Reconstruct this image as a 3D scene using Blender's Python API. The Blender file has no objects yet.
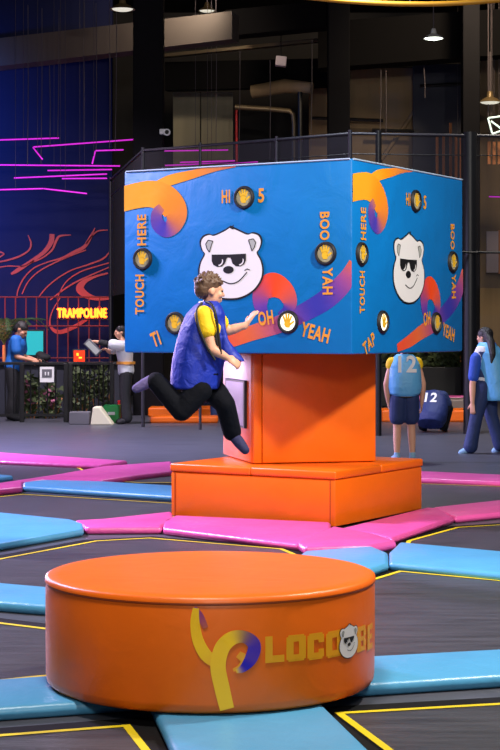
import bpy, bmesh, math, random
from mathutils import Vector, Matrix, Quaternion
random.seed(7)
V = Vector
COL = bpy.context.scene.collection
CH, FP, HZ = 1.55, 1700.0, 331.0          # camera height, focal length in pixels, horizon row
def P(px, py, Y): return V(((px-250)/FP*Y, Y, CH-(py-HZ)/FP*Y))
def G(px, py, z=0.0):
    Y = FP*(CH-z)/(py-HZ); return V(((px-250)/FP*Y, Y, z))
UP = V((0, 0, 1))

# ------------------------------------------------------------------ materials
def lin(c):
    return tuple(((x/255)/12.92 if x/255 <= .04045 else ((x/255+.055)/1.055)**2.4) for x in c)
def mat(name, rgb, rough=.5, bump=0, bscale=20, emit=0, erg=None, metal=0, spec=.5, var=0, vscale=3, vstretch=(1,1,1), alpha=1, vcol=False, trans=0, bstretch=(1,1,1), sheen=0):
    m = bpy.data.materials.new(name); m.use_nodes = True
    nt = m.node_tree; b = nt.nodes['Principled BSDF']; L = nt.links.new
    b.inputs['Base Color'].default_value = (*lin(rgb), 1)
    b.inputs['Roughness'].default_value = rough; b.inputs['Metallic'].default_value = metal
    b.inputs['Specular IOR Level'].default_value = spec
    if sheen: b.inputs['Sheen Weight'].default_value = sheen
    if emit:
        b.inputs['Emission Color'].default_value = (*lin(erg or rgb), 1); b.inputs['Emission Strength'].default_value = emit
    tc = nt.nodes.new('ShaderNodeTexCoord')
    if vcol:
        a = nt.nodes.new('ShaderNodeAttribute'); a.attribute_name = 'Col'; L(a.outputs['Color'], b.inputs['Base Color'])
    if var:
        mp = nt.nodes.new('ShaderNodeMapping'); mp.inputs['Scale'].default_value = vstretch
        n = nt.nodes.new('ShaderNodeTexNoise'); n.inputs['Scale'].default_value = vscale; n.inputs['Detail'].default_value = 5
        r = nt.nodes.new('ShaderNodeValToRGB')
        lo = [max(0, x*(1-var)) for x in lin(rgb)]; hi = [min(1, x*(1+var)) for x in lin(rgb)]
        r.color_ramp.elements[0].position = .3; r.color_ramp.elements[1].position = .7
        r.color_ramp.elements[0].color = (*lo, 1); r.color_ramp.elements[1].color = (*hi, 1)
        L(tc.outputs['Object'], mp.inputs['Vector']); L(mp.outputs[0], n.inputs['Vector']); L(n.outputs['Fac'], r.inputs['Fac']); L(r.outputs['Color'], b.inputs['Base Color'])
    if bump:
        mp = nt.nodes.new('ShaderNodeMapping'); mp.inputs['Scale'].default_value = bstretch
        n = nt.nodes.new('ShaderNodeTexNoise'); n.inputs['Scale'].default_value = bscale; n.inputs['Detail'].default_value = 4; n.inputs['Distortion'].default_value = .6
        bp = nt.nodes.new('ShaderNodeBump'); bp.inputs['Strength'].default_value = bump; bp.inputs['Distance'].default_value = .02
        L(tc.outputs['Object'], mp.inputs['Vector']); L(mp.outputs[0], n.inputs['Vector']); L(n.outputs['Fac'], bp.inputs['Height']); L(bp.outputs['Normal'], b.inputs['Normal'])
    if alpha < 1: b.inputs['Alpha'].default_value = alpha
    if trans: b.inputs['Transmission Weight'].default_value = trans
    return m
M = {}
M['floor'] = mat('dark_court_floor', (72, 73, 82), .40, .15, 6, var=.25, vscale=2.5, vstretch=(.6, 4, 1))
M['mat'] = mat('trampoline_mesh', (64, 64, 70), .38, .25, 30, var=.35, vscale=3, vstretch=(.7, 5, 1), bstretch=(.3, 3, 1))
M['black'] = mat('black_rubber', (14, 14, 16), .6)
M['gap'] = mat('black_frame_cover', (9, 9, 11), .8, spec=.2)
M['yellow'] = mat('yellow_line', (214, 190, 14), .55)
M['blue_pad'] = mat('blue_vinyl', (80, 156, 200), .36, .25, 9, var=.06)
M['pink_pad'] = mat('pink_vinyl', (218, 84, 158), .34, .45, 10, var=.08)
M['orange'] = mat('orange_vinyl', (230, 102, 3), .40, .25, 5, var=.05)
M['orange_dark'] = mat('orange_vinyl_seam', (150, 58, 8), .5)
M['cube_blue'] = mat('printed_blue_banner', (0, 110, 184), .42, .55, 3.2, var=.05)
M['hem'] = mat('pale_hem', (170, 190, 215), .5)
M['print'] = mat('printed_swirl', (255, 255, 255), .45, .3, 4, vcol=True)
M['letter'] = mat('orange_letter', (222, 146, 40), .5)
M['letter_gold'] = mat('gold_letter', (236, 160, 14), .5)
M['white'] = mat('printed_white', (222, 220, 222), .5)
M['ink'] = mat('printed_black', (16, 14, 16), .5)
M['inkgrey'] = mat('printed_grey', (165, 168, 165), .5)
M['skin'] = mat('skin', (214, 158, 130), .5)
M['skin2'] = mat('skin_tan', (186, 130, 102), .5)
M['hair'] = mat('brown_hair', (90, 66, 50), .5, .35, 40)
M['hair_dark'] = mat('dark_hair', (28, 24, 26), .45, .6, 60)
M['eye'] = mat('eye_dark', (24, 20, 18), .2)
M['lip'] = mat('lip', (176, 98, 88), .5)
M['bib_royal'] = mat('royal_blue_bib', (14, 42, 158), .55, .7, 12)
M['bib_light'] = mat('light_blue_bib', (96, 172, 222), .5, .7, 12)
M['bib_navy'] = mat('navy_bib', (26, 42, 98), .6, .7, 12)
M['yshirt'] = mat('yellow_shirt', (236, 192, 8), .7, .4, 15)
M['wshirt'] = mat('white_shirt', (206, 206, 214), .7, .4, 15)
M['polo'] = mat('blue_polo', (22, 96, 178), .7, .4, 15)
M['royal_shirt'] = mat('royal_sleeve', (30, 74, 176), .7, .4, 15)
M['navy'] = mat('navy_cloth', (7, 9, 18), .85, .5, 14, spec=.15)
M['navy_blue'] = mat('navy_blue_trousers', (28, 46, 92), .75, .5, 14)
M['darkcloth'] = mat('black_cloth', (22, 22, 28), .8, .5, 14)
M['sock_lit'] = mat('purple_lit_sock', (96, 84, 134), .8, .4, 30)  # dark sock with the purple light mixed into its colour
M['sock_navy'] = mat('navy_sock', (36, 36, 78), .8, .4, 30)
M['sock_light'] = mat('pale_sock', (130, 170, 200), .8)
M['steel_black'] = mat('black_metal', (16, 16, 20), .45, metal=.2)
M['steel_rail'] = mat('dark_rail_metal', (30, 28, 38), .5)
M['net'] = mat('black_net', (22, 18, 30), .8, alpha=.5)
M['pillar'] = mat('dark_pillar', (13, 12, 17), .85, var=.1, spec=.15)
M['wall_dark'] = mat('dark_wall', (34, 30, 30), .8, var=.2, vscale=.7)
M['wall_mural'] = mat('navy_wall', (12, 18, 58), .7, spec=.2, var=.1, vscale=.5)
M['mural'] = mat('red_mural_paint', (190, 62, 50), .6)
M['olive'] = mat('olive_panel', (134, 112, 82), .75, var=.12, vscale=1.5, vstretch=(3, 3, .2))
M['beige'] = mat('beige_panel', (142, 134, 112), .75, var=.12, vscale=1.5, vstretch=(3, 3, .2))
M['navy_panel'] = mat('dark_navy_panel', (34, 36, 50), .7)
M['beam'] = mat('grey_beam', (76, 67, 63), .7, var=.08, vscale=1.2)
M['ceiling'] = mat('black_ceiling', (12, 11, 13), .95, spec=.1)
M['duct'] = mat('metal_duct', (112, 98, 78), .4, metal=.6)
M['wood'] = mat('wood_slat', (200, 128, 76), .6, var=.1)
M['cable'] = mat('hanging_cable', (86, 78, 84), .6)
M['neon'] = mat('magenta_neon', (240, 60, 240), .5, emit=.95, erg=(206, 36, 206))
M['sign_neon'] = mat('orange_neon', (255, 150, 40), .5, emit=4.5, erg=(255, 112, 22))
M['lattice'] = mat('red_lattice', (150, 58, 48), .5)
M['lampshade'] = mat('lamp_shade', (120, 100, 70), .4, metal=.4)
M['lampglow'] = mat('lamp_glow', (255, 255, 240), .4, emit=6.0, erg=(246, 255, 236))
M['lampdim'] = mat('lamp_glow_dim', (255, 255, 240), .4, emit=.75, erg=(240, 235, 215))
M['tube_white'] = mat('white_tube', (230, 255, 245), .4, emit=.8, erg=(220, 245, 235))
M['screen_teal'] = mat('teal_screen', (40, 170, 175), .3, emit=.35, erg=(40, 190, 196))
M['screen_red'] = mat('red_screen', (230, 50, 20), .3, emit=.75, erg=(236, 58, 22))
M['screen_dim'] = mat('grey_screen', (150, 140, 170), .25, bump=.1)
M['leaf'] = mat('green_leaf', (56, 84, 40), .6, var=.3)
M['leaf_dark'] = mat('dim_leaf', (66, 78, 44), .7, var=.4)
M['flower'] = mat('pink_flower', (150, 84, 110), .7)
M['grey_box'] = mat('grey_box', (92, 90, 98), .7)
M['cream'] = mat('cream_foam', (214, 206, 180), .6)
M['green'] = mat('green_plastic', (24, 150, 70), .4)
M['red'] = mat('red_plastic', (190, 30, 40), .4)
M['lit'] = mat('lit_button', (255, 252, 235), .4, emit=1.0, erg=(250, 248, 226))
M['disc'] = mat('button_disc', (176, 168, 140), .35)
M['hand'] = mat('yellow_hand', (226, 178, 40), .4)
M['hoop'] = mat('yellow_hoop', (190, 132, 20), .5)
M['speaker'] = mat('pale_speaker', (196, 180, 190), .5)
M['cam_white'] = mat('white_plastic', (214, 216, 222), .4)
M['stripe'] = mat('orange_band', (226, 150, 60), .6)
M['tongue'] = mat('tan_far_pad', (120, 104, 96), .5)

# ------------------------------------------------------------------ builders
class MB:
    def __init__(s): s.v = []; s.f = []; s.m = []; s.c = []
    def add(s, vs, fs, mi=0, col=None):
        o = len(s.v); s.v += [V(x) for x in vs]; s.f += [tuple(i+o for i in f) for f in fs]; s.m += [mi]*len(fs)
        s.c += (col if isinstance(col, list) else [col or (1, 1, 1)]*len(vs))
    def box(s, c, d, R=None, mi=0):
        c = V(c); vs = []
        for x in (-.5, .5):
            for y in (-.5, .5):
                for z in (-.5, .5):
                    p = V((x*d[0], y*d[1], z*d[2])); vs.append(c+(R @ p if R else p))
        s.add(vs, [(0, 1, 3, 2), (4, 6, 7, 5), (0, 4, 5, 1), (2, 3, 7, 6), (0, 2, 6, 4), (1, 5, 7, 3)], mi)
    def prism(s, poly, z0, z1, mi=0):
        n = len(poly); vs = [V((p[0], p[1], z0)) for p in poly]+[V((p[0], p[1], z1)) for p in poly]
        ar = sum(poly[i][0]*poly[(i+1) % n][1]-poly[(i+1) % n][0]*poly[i][1] for i in range(n))
        fs = [tuple(range(n-1, -1, -1)), tuple(range(n, 2*n))]+[(i, (i+1) % n, n+(i+1) % n, n+i) for i in range(n)]
        if ar < 0: fs = [f[::-1] for f in fs]
        s.add(vs, fs, mi)
    def tube(s, pts, r, n=8, mi=0, closed=False, caps=True):
        pts = [V(p) for p in pts]; k = len(pts)
        rs = r if isinstance(r, (list, tuple)) else [r]*k
        vs = []; T0 = (pts[1]-pts[0]).normalized()
        up = V((0, 0, 1)) if abs(T0.z) < .9 else V((1, 0, 0))
        N = T0.cross(up).normalized()
        for i, p in enumerate(pts):
            a = pts[(i-1) % k] if (i > 0 or closed) else pts[i]; b = pts[(i+1) % k] if (i < k-1 or closed) else pts[i]
            T = (b-a).normalized(); N = (N-T*N.dot(T)).normalized(); B = T.cross(N)
            for j in range(n):
                t = 2*math.pi*j/n; vs.append(p+(N*math.cos(t)+B*math.sin(t))*rs[i])
        fs = []
        for i in range(k if closed else k-1):
            for j in range(n):
                a = i*n+j; b = i*n+(j+1) % n; i2 = (i+1) % k
                fs.append((a, b, i2*n+(j+1) % n, i2*n+j))
        if caps and not closed: fs += [tuple(range(n-1, -1, -1)), tuple((k-1)*n+j for j in range(n))]
        s.add(vs, fs, mi)
    def lathe(s, prof, n=48, O=V((0, 0, 0)), X=V((1, 0, 0)), Y=V((0, 1, 0)), Z=V((0, 0, 1)), mi=0):
        vs = []; fs = []; k = len(prof)
        for (r, z) in prof:
            for j in range(n):
                t = 2*math.pi*j/n; vs.append(O+X*(r*math.cos(t))+Y*(r*math.sin(t))+Z*z)
        for i in range(k-1):
            for j in range(n):
                fs.append((i*n+j, i*n+(j+1) % n, (i+1)*n+(j+1) % n, (i+1)*n+j))
        if prof[0][0] > 1e-5: fs.append(tuple(range(n-1, -1, -1)))
        if prof[-1][0] > 1e-5: fs.append(tuple((k-1)*n+j for j in range(n)))
        s.add(vs, fs, mi)
    def ell(s, c, r, R=None, n=16, mi=0):
        c = V(c); vs = []; fs = []
        h = n//2
        for i in range(h+1):
            for j in range(n):
                t = math.pi*i/h; q = 2*math.pi*j/n
                p = V((r[0]*math.sin(t)*math.cos(q), r[1]*math.sin(t)*math.sin(q), r[2]*math.cos(t)))
                vs.append(c+(R @ p if R else p))
        for i in range(h):
            for j in range(n):
                fs.append((i*n+j, (i+1)*n+j, (i+1)*n+(j+1) % n, i*n+(j+1) % n))
        s.add(vs, fs, mi)
    def cap(s, a, b, ra, rb, n=12):
        """tapered capsule"""
        a = V(a); b = V(b); d = b-a
        if d.length < 1e-6: return s.ell(a, (ra,)*3, None, n)
        T = d.normalized(); pts = []; rs = []
        for k in range(5):
            t = math.pi/2*(1-k/4); pts.append(a-T*ra*math.sin(t)); rs.append(max(ra*math.cos(t), 1e-4))
        for k in range(5):
            t = math.pi/2*k/4; pts.append(b+T*rb*math.sin(t)); rs.append(max(rb*math.cos(t), 1e-4))
        s.tube(pts, rs, n)
    def chain(s, pts, rs, n=12):
        for i in range(len(pts)-1): s.cap(pts[i], pts[i+1], rs[i], rs[i+1], n)
    def loft(s, rings, n=20):
        """rings: (centre, right vector*rx, forward vector*ry)"""
        vs = []; fs = []
        for c, a, b in rings:
            for j in range(n):
                t = 2*math.pi*j/n; ct, st = math.cos(t), math.sin(t)
                e = .85
                vs.append(V(c)+a*(math.copysign(abs(ct)**e, ct))+b*(math.copysign(abs(st)**e, st)))
        for i in range(len(rings)-1):
            for j in range(n): fs.append((i*n+j, i*n+(j+1) % n, (i+1)*n+(j+1) % n, (i+1)*n+j))
        fs += [tuple(range(n-1, -1, -1)), tuple((len(rings)-1)*n+j for j in range(n))]
        s.add(vs, fs)

def finish(me, mats, smooth=None):
    for m in (mats if isinstance(mats, (list, tuple)) else [mats]): me.materials.append(m)
    if smooth is not None:
        for p in me.polygons: p.use_smooth = True
        if smooth < 180: 
            try: me.set_sharp_from_angle(angle=math.radians(smooth))
            except Exception: pass
def build(name, mb, mats, parent=None, smooth=None, bevel=0, segs=2, remesh=0, smoothit=4, weld=False, loc=None):
    """one mesh object; vertices are given in world space"""
    off = V((0, 0, 0))
    if parent is not None: off = wloc(parent)
    elif loc is not None: off = V(loc)
    me = bpy.data.meshes.new(name)
    me.from_pydata([tuple(v-off) for v in mb.v], [], mb.f)
    for p, i in zip(me.polygons, mb.m): p.material_index = i
    if any(c != (1, 1, 1) for c in mb.c):
        at = me.color_attributes.new('Col', 'FLOAT_COLOR', 'POINT')
        for i, c in enumerate(mb.c): at.data[i].color = (*c, 1)
    if weld or bevel:
        bm = bmesh.new(); bm.from_mesh(me); bmesh.ops.remove_doubles(bm, verts=bm.verts, dist=1e-5)
        bmesh.ops.recalc_face_normals(bm, faces=bm.faces)
        if bevel:
            es = [e for e in bm.edges if len(e.link_faces) == 2 and e.calc_face_angle(0) > .5]
            bmesh.ops.bevel(bm, geom=es, offset=bevel, segments=segs, affect='EDGES', profile=.5)
        bm.to_mesh(me); bm.free()
    finish(me, mats, smooth)
    ob = bpy.data.objects.new(name, me); COL.objects.link(ob)
    if remesh:
        md = ob.modifiers.new('r', 'REMESH'); md.mode = 'VOXEL'; md.voxel_size = remesh; md.use_smooth_shade = True
        if smoothit:
            sm = ob.modifiers.new('s', 'SMOOTH'); sm.iterations = smoothit; sm.factor = .5
        bpy.context.view_layer.update()
        dg = bpy.context.evaluated_depsgraph_get()
        me2 = bpy.data.meshes.new_from_object(ob.evaluated_get(dg))
        ob.modifiers.clear(); ob.data = me2; bpy.data.meshes.remove(me); me2.name = name
        me2.materials.clear(); finish(me2, mats, 180)
    if parent is not None: ob.parent = parent
    elif loc is not None: ob.location = off
    return ob
def wloc(o):
    p = V(o.location); q = o.parent
    while q: p += V(q.location); q = q.parent
    return p
def tag(o, label, cat, group=None, kind=None):
    o['label'] = label; o['category'] = cat
    if group: o['group'] = group
    if kind: o['kind'] = kind
    return o
def thing(name, loc, label, cat, group=None):
    o = bpy.data.objects.new(name, None); COL.objects.link(o); o.location = loc; o.empty_display_size = .1
    return tag(o, label, cat, group)
def struct(o): o['kind'] = 'structure'; return o
def catmull(pts, k=8):
    out = []; n = len(pts)
    for i in range(n-1):
        p0 = pts[max(i-1, 0)]; p1 = pts[i]; p2 = pts[i+1]; p3 = pts[min(i+2, n-1)]
        for j in range(k):
            t = j/k
            out.append(tuple(.5*((2*b)+(-a+c)*t+(2*a-5*b+4*c-d)*t*t+(-a+3*b-3*c+d)*t**3) for a, b, c, d in zip(p0, p1, p2, p3)))
    out.append(tuple(pts[-1])); return out

# text as a flat mesh, in a unit box (0..1, 0..1)
_tc = {}
def text2d(s, bold=.03, fill=True):
    if (s, bold) in _tc: return _tc[(s, bold)]
    cu = bpy.data.curves.new('t', 'FONT'); cu.body = s; cu.offset = bold; cu.resolution_u = 3; cu.space_character = 1.12
    ob = bpy.data.objects.new('t', cu); COL.objects.link(ob); bpy.context.view_layer.update()
    me = bpy.data.meshes.new_from_object(ob.evaluated_get(bpy.context.evaluated_depsgraph_get()))
    vs = [(v.co.x, v.co.y) for v in me.vertices]; fs = [tuple(p.vertices) for p in me.polygons]
    bpy.data.objects.remove(ob); bpy.data.curves.remove(cu); bpy.data.meshes.remove(me)
    x0 = min(v[0] for v in vs); x1 = max(v[0] for v in vs); y0 = min(v[1] for v in vs); y1 = max(v[1] for v in vs)
    vs = [((x-x0)/(x1-x0), (y-y0)/(y1-y0)) for x, y in vs]
    _tc[(s, bold)] = (vs, fs); return vs, fs

# ------------------------------------------------------------------ setting
def slab(name, poly, z0, z1, m): 
    b = MB(); b.prism(poly, z0, z1); return struct(build(name, b, m))
slab('floor', [(-16, 3.2), (16, 3.2), (16, 42), (-16, 42)], -.2, 0, M['floor'])
slab('ceiling', [(-14, 19), (14, 19), (14, 42), (-14, 42)], 9.2, 9.4, M['ceiling'])
b = MB(); b.box((2, 41, 4.6), (32, .3, 9.2)); struct(build('wall_back', b, M['wall_dark']))

# mural wall on the left (behind the fence)
YM = 34.0
b = MB(); b.box(((P(112, 200, YM).x+P(-130, 200, YM).x)/2, YM+.15, 4.55), (P(112, 200, YM).x-P(-130, 200, YM).x, .3, 9.1)); wm = struct(build('wall_left', b, M['wall_mural']))
def ribbon_px(mb, pts, Y, k=8, mi=0):
    q = catmull(pts, k); L = []
    for i, (x, y, w) in enumerate(q):
        a = q[max(i-1, 0)]; c = q[min(i+1, len(q)-1)]
        dx, dy = c[0]-a[0], c[1]-a[1]; l = math.hypot(dx, dy) or 1
        nx, ny = -dy/l*w/2, dx/l*w/2
        L.append((P(x+nx, y+ny, Y), P(x-nx, y-ny, Y)))
    vs = [p for ab in L for p in ab]
    mb.add(vs, [(2*i, 2*i+1, 2*i+3, 2*i+2) for i in range(len(L)-1)], mi)
mu = MB()
for r in [[(28, 235, .6), (31, 243, 1.6), (29, 250, 1.6), (20, 256, 1.8), (8, 260, 1.6), (-2, 262, 1.5)],
          [(52, 234, 5), (51, 242, 5), (44, 252, 4), (30, 262, 3.5), (18, 270, 4), (11, 274, 2)],
          [(71, 235, .8), (60, 236, 2), (56, 241, 2.5), (52, 250, 1.8), (42, 258, 1.5), (30, 263, 1)],
          [(95, 228, .8), (90, 238, 3), (84, 247, 3.5), (74, 252, 3), (62, 258, 2), (48, 262, 1.2), (34, 268, 1.2), (24, 278, 1.2), (18, 290, 1.2), (17, 298, 1)],
          [(108, 230, .8), (98, 231, 1.5), (92, 236, 1.2), (86, 244, 1.2)],
          [(86, 250, 1), (70, 256, 1.2), (52, 264, 1.3), (38, 272, 1.2), (28, 282, 1), (22, 294, 1)],
          [(112, 248, 1.2), (104, 258, 1.6), (90, 264, 1.4), (72, 270, 1.2), (58, 278, 1.2), (46, 288, 1.2), (38, 298, 1)],
          [(112, 262, 1), (98, 266, 1.2), (80, 272, 1.2), (66, 282, 1), (58, 296, 1)],
          [(112, 266, 1), (98, 272, 1.2), (80, 280, 1.6), (66, 288, 1.4), (50, 300, 1)],
          [(108, 273, 1.5), (94, 277, 2.5), (84, 282, 5), (80, 289, 8), (88, 296, 6), (100, 299, 3), (112, 298, 2)],
          [(60, 298, 1), (52, 312, 1), (50, 325, 2), (58, 332, 4), (72, 328, 4), (88, 318, 3), (100, 306, 2)],
          [(0, 252, 2), (4, 254, 1), (-2, 258, 2)], [(-4, 268, 1), (8, 266, 1.2), (24, 266, 1), (34, 260, .8)]]:
    ribbon_px(mu, r, YM-.012)
build('mural', mu, M['mural'], wm)

# dark pillars
def pillar(name, x0, x1, Y, ztop=9.2):
    b = MB(); xa = P(x0, 0, Y).x; xb = P(x1, 0, Y).x
    b.box(((xa+xb)/2, Y+(xb-xa)/2, ztop/2), (xb-xa, xb-xa, ztop)); return struct(build(name, b, M['pillar'], bevel=.02))
pillar('trim_1', 133, 163, 31.2); pillar('trim_2', 328, 350, 33); pillar('trim_3', 463, 480, 33)
# grey concrete edge beam running across at the upper left
def beam(name, a, c, hpx, m, d=.5):
    (xa, ya, Ya), (xc, yc, Yc) = a, c
    b = MB(); A = P(xa, ya, Ya); C = P(xc, yc, Yc); A2 = P(xa, ya+hpx, Ya); C2 = P(xc, yc+hpx, Yc)
    n = V((-(C-A).y, (C-A).x, 0)).normalized()*d
    if n.y < 0: n = -n
    b.add([A, C, C2, A2, A+n, C+n, C2+n, A2+n], [(0, 3, 2, 1), (4, 5, 6, 7), (0, 1, 5, 4), (1, 2, 6, 5), (2, 3, 7, 6), (3, 0, 4, 7)])
    return struct(build(name, b, m, weld=True))
beam('trim_4', (-60, 45, 33.7), (232, 11, 32.2), 28, M['beam'])
beam('trim_14', (225, 10, 33.8), (330, 0, 33.3), 26, M['ceiling'])
beam('trim_5', (160, 54, 36.2), (330, 37, 35.3), 3.2, M['duct'], .2)
beam('trim_6', (318, 22, 34.6), (540, 6, 33.9), 46, M['ceiling'], .6)
beam('trim_7', (165, 62, 36.6), (335, 58, 36.2), 28, M['ceiling'], .3)
# wall panels between the pillars
def panel(name, x0, x1, y0, y1, Y, m, th=.1, label=None, cat=None):
    b = MB(); A = P(x0, y0, Y); C = P(x1, y1, Y)
    b.box(((A.x+C.x)/2, Y+th/2, (A.z+C.z)/2), (C.x-A.x, th, A.z-C.z)); o = build(name, b, m, bevel=.01)
    return o
struct(panel('trim_8', 350, 413, 68, 300, 37, M['olive'])); struct(panel('trim_9', 413, 463, 64, 300, 36.6, M['navy_panel']))
struct(panel('trim_10', 173, 200, 92, 300, 38, M['beige'])); struct(panel('trim_11', 201, 233, 92, 300, 38.1, M['beige'])); struct(panel('trim_12', 309, 328, 88, 300, 37.6, M['olive']))
struct(panel('trim_13', 480, 530, 60, 360, 37.2, M['olive']))

# ------------------------------------------------------------------ court pads and beds
PT = .06
def pad(pts, m, label, group, z=PT, z0=.0, name='safety_pad', ov=.0):
    poly = [G(x, y, z) for x, y in pts]; poly = [(p.x, p.y) for p in poly]
    c = V((sum(p[0] for p in poly)/len(poly), sum(p[1] for p in poly)/len(poly), z0))
    b = MB(); b.prism(poly, z0, z); o = build(name, b, M[m], smooth=40, bevel=.028, segs=3, loc=c)
    return tag(o, label, 'pad', group)
BG, PG = 'blue safety pads around the trampolines', 'pink safety pads around the tower'
pad([(-70, 683), (-70, 712), (130, 698), (374, 683), (560, 671), (560, 645), (374, 655), (100, 671)], 'blue_pad', 'long blue pad running under the front of the round orange podium', BG)
pad([(150, 702), (314, 694), (440, 815), (212, 830)], 'blue_pad', 'blue pad running towards the viewer from below the round podium', BG, z=.058)
pad([(-60, 577), (-60, 597), (120, 611), (330, 626), (374, 600), (230, 602)], 'blue_pad', 'blue pad entering behind the left side of the round podium', BG)
pad([(-40, 508), (72, 519), (84, 523), (84, 528.5), (-40, 550)], 'blue_pad', 'broad blue pad at the left edge beside the pink pad end', BG)
pad([(23, 482), (44, 479.6), (102, 481), (186, 486), (192, 496.5), (23, 485.6)], 'blue_pad', 'blue pad leading right to the left side of the orange plinth', BG)
pad([(-30, 471), (14, 475.5), (-30, 481)], 'blue_pad', 'small blue pad corner at the left edge between two pink pads', BG)
pad([(304, 550.5), (372, 545.5), (388, 552), (388.5, 563), (330, 582), (260, 582)], 'blue_pad', 'blue pad reaching behind the round podium below the pink joint piece', BG)
pad([(389, 551), (399, 541.5), (560, 556), (560, 579), (389, 562)], 'blue_pad', 'blue pad running to the right edge beside the yellow lined trampoline', BG)
pad([(-40, 449.5), (128, 460.5), (101, 465), (-40, 458.5)], 'pink_pad', 'furthest pink pad on the left, glossy with white sheen', PG)
pad([(-30, 487), (60, 473.5), (102, 466), (172, 461), (172, 471), (136, 475), (102, 480), (44, 478.6), (22.5, 481.5), (22.5, 486.5), (-30, 492)], 'pink_pad', 'pink pad crossing diagonally left of the orange plinth above the blue pad', PG, z=.065)
pad([(74, 520), (102, 518.5), (172, 511), (174, 519), (162, 524.5), (162, 526.5), (86, 527)], 'pink_pad', 'pink pad joining the broad blue pad to the plinth corner', PG)
pad([(163, 520), (175, 515), (331, 522), (331, 528), (299, 543.5), (163, 527.5)], 'pink_pad', 'pink pad along the front left foot of the orange plinth', PG)
pad([(297, 541), (333, 525.5), (374, 533), (397, 540.5), (372, 544.5), (305, 546.5)], 'pink_pad', 'deep pink joint pad in front of the near plinth corner', PG, z=.07)
pad([(336, 529), (426, 507), (440, 508), (454, 517), (392, 537.5), (374, 532.5)], 'pink_pad', 'pink pad along the right foot of the orange plinth', PG)
pad([(432, 507), (560, 493), (560, 506.5), (455, 516.5)], 'pink_pad', 'pink pad running to the right edge from the plinth', PG)
pad([(412, 470.5), (560, 477), (560, 484), (412, 478)], 'pink_pad', 'far pink pad crossing behind the right side of the plinth', PG)

def bed(pts, label, line=None):
    """black trampoline bed with its yellow edge line (line = indices of the edges that carry it)"""
    poly = [G(x, y, .012) for x, y in pts]; c = sum((V(p) for p in poly), V((0, 0, 0)))/len(poly); c.z = 0
    t = thing('trampoline', c, label, 'trampoline', 'trampoline beds in the court floor')
    b = MB(); b.prism([(p.x, p.y) for p in poly], .002, .012); build('mat', b, M['mat'], t)
    n = len(poly); w = .034; ins = []
    ar = sum(poly[i].x*poly[(i+1) % n].y-poly[(i+1) % n].x*poly[i].y for i in range(n)); sg = 1 if ar > 0 else -1
    for i in range(n):
        p = poly[i]; a = poly[i-1]; d = poly[(i+1) % n]
        e1 = (p-a).normalized(); e2 = (d-p).normalized(); n1 = V((-e1.y, e1.x, 0))*sg; n2 = V((-e2.y, e2.x, 0))*sg
        bi = (n1+n2); bi = bi/max(.3, bi.length_squared)*2
        ins.append(p+bi*w)
    L = MB(); z = V((0, 0, .003))
    L.add([p+z for p in poly]+[p+z for p in ins], [(i, (i+1) % n, n+(i+1) % n, n+i) for i in range(n)])
    build('border_line', L, M['yellow'], t)
    # black frame border outside the line
    out = []
    for i in range(n):
        p = poly[i]; a = poly[i-1]; d = poly[(i+1) % n]
        e1 = (p-a).normalized(); e2 = (d-p).normalized(); n1 = V((-e1.y, e1.x, 0))*sg; n2 = V((-e2.y, e2.x, 0))*sg
        bi = (n1+n2); bi = bi/max(.3, bi.length_squared)*2
        out.append(p-bi*.14)
    K = MB(); z2 = V((0, 0, -.006))
    K.add([p+z2 for p in poly]+[p+z2 for p in out], [(i, n+i, n+(i+1) % n, (i+1) % n) for i in range(n)])
    build('edge_cover', K, M['gap'], t)
    return t
bed([(-80, 741), (130, 725), (190, 800), (-80, 860)], 'near trampoline left of the blue pad with yellow corner line')
bed([(334, 713), (560, 700), (560, 830), (470, 815)], 'near trampoline right of the blue pad with yellow corner line')
bed([(-80, 613), (47, 628.5), (120, 640), (170, 664), (-80, 690)], 'trampoline left of the round podium between two blue pads')
bed([(-60, 570), (95, 541), (150, 538), (283, 549), (300, 556), (230, 604), (60, 594), (-60, 585)], 'trampoline between the round podium and the orange plinth')
bed([(330, 592), (399, 571), (560, 586), (560, 658), (290, 668)], 'trampoline right of the round podium below the blue pad')
bed([(407, 541), (456, 527.5), (560, 521), (560, 568), (400, 553)], 'trampoline with yellow corner line right of the pink plinth pads')
bed([(-40, 501), (23, 494.3), (180, 503.8), (190, 516), (80, 524), (-40, 516)], 'trampoline left of the plinth between pink and blue pads')
bed([(112, 481.2), (172, 474.5), (182, 483), (140, 483)], 'narrow trampoline wedge beside the left side of the orange plinth')
bed([(-50, 461.5), (78, 467.2), (92, 474), (-50, 489)], 'far left trampoline between two pink pads')
bed([(370, 482), (424, 483.8), (560, 488.5), (560, 498), (400, 512)], 'trampoline behind the right side of the orange plinth')

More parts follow.
